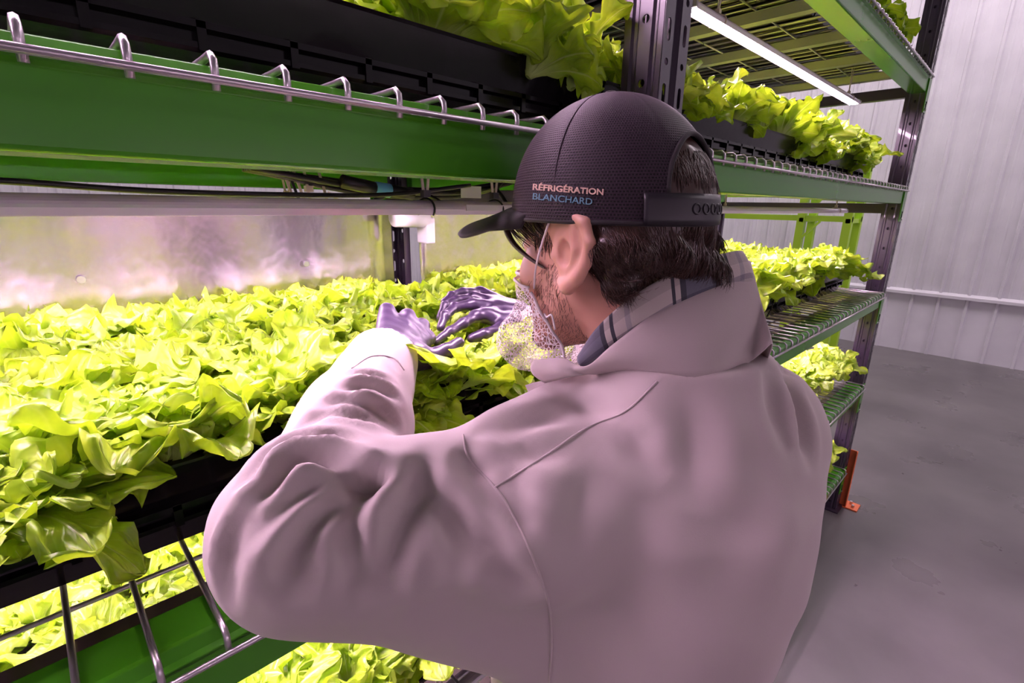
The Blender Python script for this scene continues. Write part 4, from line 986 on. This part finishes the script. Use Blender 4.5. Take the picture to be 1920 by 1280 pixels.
d = d+(0.0024-0.0016*(ul_ > 0.012))*np.sin(g.X*230+g.Y*120+2.5*np.sin(g.Z*70))+0.0042*np.sin(g.Z*130+g.X*60+g.Y*40+1.0)*np.clip((0.02-ul_)/0.02, 0, 1)
HPt, HQt = nets(g, d); hair = mesh_obj('hair', HPt, HQt, m_hair, person)
del g
NH_ = vnormals(HPt, HQt)
def strands(name, P, Nn, cnt_, ln, r, mat, parent, flow, curlf=0.0, seed=3, seg=7):
    rr = np.random.default_rng(seed); ids = rr.choice(len(P), cnt_, replace=len(P) < cnt_); mb = MB()
    vs_ = []; fs_ = []
    for i in ids:
        p = P[i]+Nn[i]*0.0004; f_ = flow(P[i], rr); t = f_-Nn[i]*(f_@Nn[i]); t /= np.linalg.norm(t)+1e-9
        L_ = ln*rr.uniform(0.6, 1.3); pts = [p]; sd = np.cross(t, Nn[i]); c_ = rr.uniform(-1, 1)*curlf; n0 = Nn[i]
        cc = t.copy()
        for k in range(seg):
            cc = cc+sd*c_*0.3+n0*(0.02 if k < 2 else -0.20)*rr.uniform(0.3, 1.2); cc /= np.linalg.norm(cc); pts.append(pts[-1]+cc*L_/seg)
        o_ = len(vs_)
        for k, q in enumerate(pts):
            w_ = r*(1-0.85*(k/seg)**1.5)
            for a in range(3): vs_.append(q+w_*(math.cos(2.094*a)*sd+math.sin(2.094*a)*n0))
        for k in range(seg):
            for a in range(3): b = (a+1) % 3; fs_.append((o_+k*3+a, o_+k*3+b, o_+k*3+3+b, o_+k*3+3+a))
    mb.add(vs_, fs_); return mb.build(name, mat, parent, smooth=True)
def flow_hair(p, rr):
    q = p-HC; l = q@hL; u = q@hU
    return -hU*1.0-hF*(0.55 if abs(l) > 0.04 else 0.15)+hL*rr.uniform(-.18, .18)
hk = ((HPt-HC)@hU < 0.023) | (((HPt-HC)@hF < -0.075) & ((HPt-HC)@hU < 0.085) & ((HPt-HC)@hU > 0.062) & (np.abs((HPt-HC)@hL) < 0.04)); hm = HPt[hk]; hn = NH_[hk]
strands('hair_strands', hm, hn, 6500, 0.022, 0.00042, m_hair, hair, flow_hair, 0.35, 3)
strands('hair_strands', hm, hn, 2800, 0.024, 0.0004, m_hair2, hair, flow_hair, 0.8, 5)
# lock falling past the temple
lk = [pd(946, 398, 0.53), pd(950, 430, 0.53), pd(962, 455, 0.525), pd(985, 478, 0.515), pd(1012, 497, 0.505), pd(1022, 503, 0.50)]
mb = MB(); rl = random.Random(4)
mb.tube(catmull(lk, 8), [0.0045*(1-0.8*(i/40.)) for i in range(41)], 7)
for k in range(90):
    a = rl.random(); x0 = 950+55*a; d0 = 0.532-0.040*a
    t_ = rl.uniform(0.35, 1.0); ex = 962+ (x0-950)*0.9+rl.uniform(-6, 14)+22*t_; ey = 400+62*t_+rl.uniform(-6, 6)
    P_ = [pd(x0, 394, d0+0.002), pd(x0+3+rl.uniform(-3, 3), 394+(ey-394)*0.5, d0-0.003), pd(ex, ey, d0-0.008)]
    mb.tube(catmull(P_, 4), [0.0011*(1-0.8*i/8) for i in range(9)], 4)
mb.build('temple_lock', m_hair, hair, smooth=True)
# temple hair and beard as short strands on the face
HN = vnormals(HP, HQ); q = HP-HC; qf, ql, qu = q@hF, q@hL, q@hU
mk = (np.abs(ql) > 0.035) & (qu < 0.05) & (qu > 0.0) & (qf > -0.01) & (qf < 0.060-0.3*np.abs(qu-0.03)) & (np.abs(ql) > 0.05)
for s_ in (1, -1):
    m2_ = mk & (ql*s_ > 0); strands('sideburn', HP[m2_], HN[m2_], 350, 0.014, 0.0003, m_hair, person, lambda p, rr: -hU+hF*0.3+hL*rr.uniform(-.1, .1), 0.3, 8, 4)
jaw = (qu < -0.012) & (qu > -0.125) & (qf > 0.004-0.3*(qu+0.05)*0) & (qf < 0.105) & (qu < 0.012-(qf-0.0)*0.75) & (np.abs(ql) < 0.085)
strands('beard', HP[jaw], HN[jaw], 2000, 0.008, 0.00022, m_hair, person, lambda p, rr: -hU+hF*0.35+hL*rr.uniform(-.4, .4), 0.8, 9, 4)

# ---- beard net and its ear loops
g = G(hp(0.06, 0, -0.07)-0.11, hp(0.06, 0, -0.07)+0.11, 0.0035)
d = head_sdf(g)-0.007
d = smin(d, ell(g, hp(0.095, 0.014, -0.104), AX, (0.030, 0.058, 0.040)), 0.03)
d = smin(d, ell(g, hp(0.035, 0.02, -0.118), AX, (0.040, 0.050, 0.026)), 0.03)
d = d+0.0018*np.sin(g.Z*150+g.X*60)*np.sin(g.Y*90+g.Z*70)
NPt, NQt = nets(g, d); q = NPt-HC; qf, ql, qu = q@hF, q@hL, q@hU
keepv = (qu < -0.036+0.10*(qf-0.05)) & (qf > 0.052+0.55*(qu+0.040)) & (qf > -0.005)
NQt = NQt[keepv[NQt].all(1)]; used = np.unique(NQt); mp_ = -np.ones(len(NPt), int); mp_[used] = np.arange(len(used))
net = mesh_obj('beard_net', NPt[used], mp_[NQt], m_net, person); net['label'] = 'white lace beard net'
# hem of the net
edges = {}
for f_ in mp_[NQt]:
    for a, b in ((0, 1), (1, 2), (2, 3), (3, 0)):
        e = tuple(sorted((int(f_[a]), int(f_[b])))); edges[e] = edges.get(e, 0)+1
NP2 = NPt[used]; mb = MB()
nb_ = {}
for (a, b), c in edges.items():
    if c == 1: nb_.setdefault(a, []).append(b); nb_.setdefault(b, []).append(a)
seen = set()
for s0 in list(nb_):
    if s0 in seen: continue
    path = [s0]; seen.add(s0); cur = s0
    while True:
        nx_ = [k for k in nb_[cur] if k not in seen]
        if not nx_: break
        cur = nx_[0]; seen.add(cur); path.append(cur)
    if len(path) > 20:
        pp = NP2[path]; 
        for _ in range(6): pp[1:-1] = (pp[:-2]+pp[2:]+2*pp[1:-1])/4
        mb.tube(list(pp)[::2], 0.0017, 6)
if mb.v: mb.build('hem', m_string, net, smooth=True)
for s in (1, -1):
    lp = [hp(0.052, 0.064*s, -0.040), hp(0.038, 0.076*s, -0.015), hp(0.022, 0.083*s, 0.012), hp(0.010, 0.0855*s, 0.031), hp(-0.004, 0.086*s, 0.0385), hp(-0.018, 0.083*s, 0.030), hp(-0.026, 0.079*s, 0.010)]
    MB().tube(catmull(lp, 8), 0.0011, 6).build('ear_loop', m_string, net, smooth=True)
MB().tube(catmull([hp(0.040, 0.062, -0.066), hp(0.030, 0.070, -0.067), hp(0.022, 0.072, -0.064), hp(0.017, 0.073, -0.078)], 6), 0.0011, 6).build('loose_thread', m_string, net, smooth=True)

# ---- gloves
def hand(palm, fingers, thumb, wrist, arm_from, up, label, th=0.55):
    P = [np.array(p) for grp in fingers for p in grp[0]]+list(thumb[0])+[wrist]+palm
    lo = np.min(P, 0)-0.035; hi = np.max(P, 0)+0.035; g = G(lo, hi, 0.0022)
    up = V(*up)/np.linalg.norm(up); d = None
    kn = [f[0][0] for f in fingers]
    for k in kn:                                              # metacarpals
        q = cone(g, wrist+(k-wrist)*0.25, k, 0.0200, 0.0135, (up, 1.1)); d = q if d is None else smin(d, q, 0.012)
    d = smin(d, cone(g, wrist, wrist+(np.mean(kn, 0)-wrist)*0.5, 0.024, 0.027, (up, 1.5)), 0.015)
    u = (arm_from-wrist); u /= np.linalg.norm(u); d = smin(d, cone(g, wrist, wrist+u*0.05, 0.0255, 0.029), 0.012)
    for pts, r in fingers:
        for i in range(len(pts)-1):
            q = cone(g, pts[i], pts[i+1], r[i], r[i+1]); d = smin(d, q, 0.0045 if i else 0.007)
            if i: d = smin(d, ell(g, pts[i], np.eye(3), (r[i]*1.08,)*3), 0.003)
    pts, r = thumb
    d = smin(d, cone(g, wrist+(pts[0]-wrist)*0.3, pts[0], 0.024, r[0]*1.05), 0.015); d = smin(d, cone(g, (kn[0]*0.8+wrist*0.2), pts[0], 0.013, 0.018), 0.012)
    for i in range(len(pts)-1): d = smin(d, cone(g, pts[i], pts[i+1], r[i], r[i+1]), 0.008 if i == 0 else 0.003)
    t = pts[-1]-pts[-2]; t /= np.linalg.norm(t)
    s_ = (g.X*t[0]+g.Y*t[1]+g.Z*t[2]); d = d+0.00045*np.sin(s_*1500)*np.exp(-((np.sqrt((g.X-pts[-2][0])**2+(g.Y-pts[-2][1])**2+(g.Z-pts[-2][2])**2))/0.016)**2)
    d = d+0.0005*np.sin(g.X*210+g.Z*160)*np.sin(g.Y*190-g.Z*140)
    p_, q_ = nets(g, d); p_ = relax(p_, q_, 1, 0.4); o = mesh_obj('glove', p_, q_, m_glove, person); o['label'] = label; return o
Z3 = V(0, 0, 1)
def fin(k, *offs):                                            # knuckle plus offsets
    P = [np.array(k)]
    for o_ in offs: P.append(P[-1]+V(*o_))
    return P
lk_ = [py(802, 634, 0.672), py(791, 610, 0.690), py(764, 592, 0.700), py(726, 582, 0.700)]
dirl = V(0.35, 0.75, 0); dirl /= np.linalg.norm(dirl)
LF = [(fin(lk_[0], dirl*0.030+Z3*-0.018, dirl*0.012-Z3*0.026, -Z3*0.020), (0.0102, 0.0092, 0.0084, 0.0074)),
      (fin(lk_[1], dirl*0.034+Z3*-0.018, dirl*0.014-Z3*0.028, -Z3*0.022), (0.0102, 0.0094, 0.0086, 0.0076)),
      (fin(lk_[2], dirl*0.032+Z3*-0.018, dirl*0.012-Z3*0.027, -Z3*0.021), (0.0098, 0.0090, 0.0082, 0.0072)),
      (fin(lk_[3], dirl*0.026+Z3*-0.016, dirl*0.010-Z3*0.022, -Z3*0.016), (0.0090, 0.0080, 0.0072, 0.0064))]
LT = ([py(776, 668, 0.610), py(806, 672, 0.600), py(838, 658, 0.598), py(861, 642, 0.602)], (0.0210, 0.0155, 0.0125, 0.0088))
hand([], LF, LT, WL, EL, (0.1, -0.2, 1), 'violet glove on the left hand, thumb out')
rk = [py(893, 592, 0.705), py(886, 570, 0.745), py(890, 557, 0.790), py(900, 547, 0.812)]
RFN = [([rk[0], py(868, 606, 0.690), py(842, 622, 0.680), py(818, 640, 0.672)], (0.0105, 0.0092, 0.0082, 0.0070)),
       ([rk[1], py(852, 576, 0.745), py(834, 592, 0.725), py(826, 614, 0.712)], (0.0105, 0.0094, 0.0086, 0.0074)),
       ([rk[2], py(856, 562, 0.790), py(834, 573, 0.780), py(825, 594, 0.768)], (0.0100, 0.0090, 0.0082, 0.0072)),
       ([rk[3], py(868, 546, 0.812), py(846, 553, 0.806), py(832, 566, 0.796)], (0.0090, 0.0080, 0.0072, 0.0064))]
RTH = ([py(955, 606, 0.675), py(935, 620, 0.665), py(905, 628, 0.662), py(884, 634, 0.665)], (0.0180, 0.0135, 0.0115, 0.0085))
WR2 = py(972, 586, 0.725)
hand([], RFN, RTH, WR2, WR+(WR-WR2), (0, -0.2, 1), 'violet glove on the right hand, reaching into the leaves')
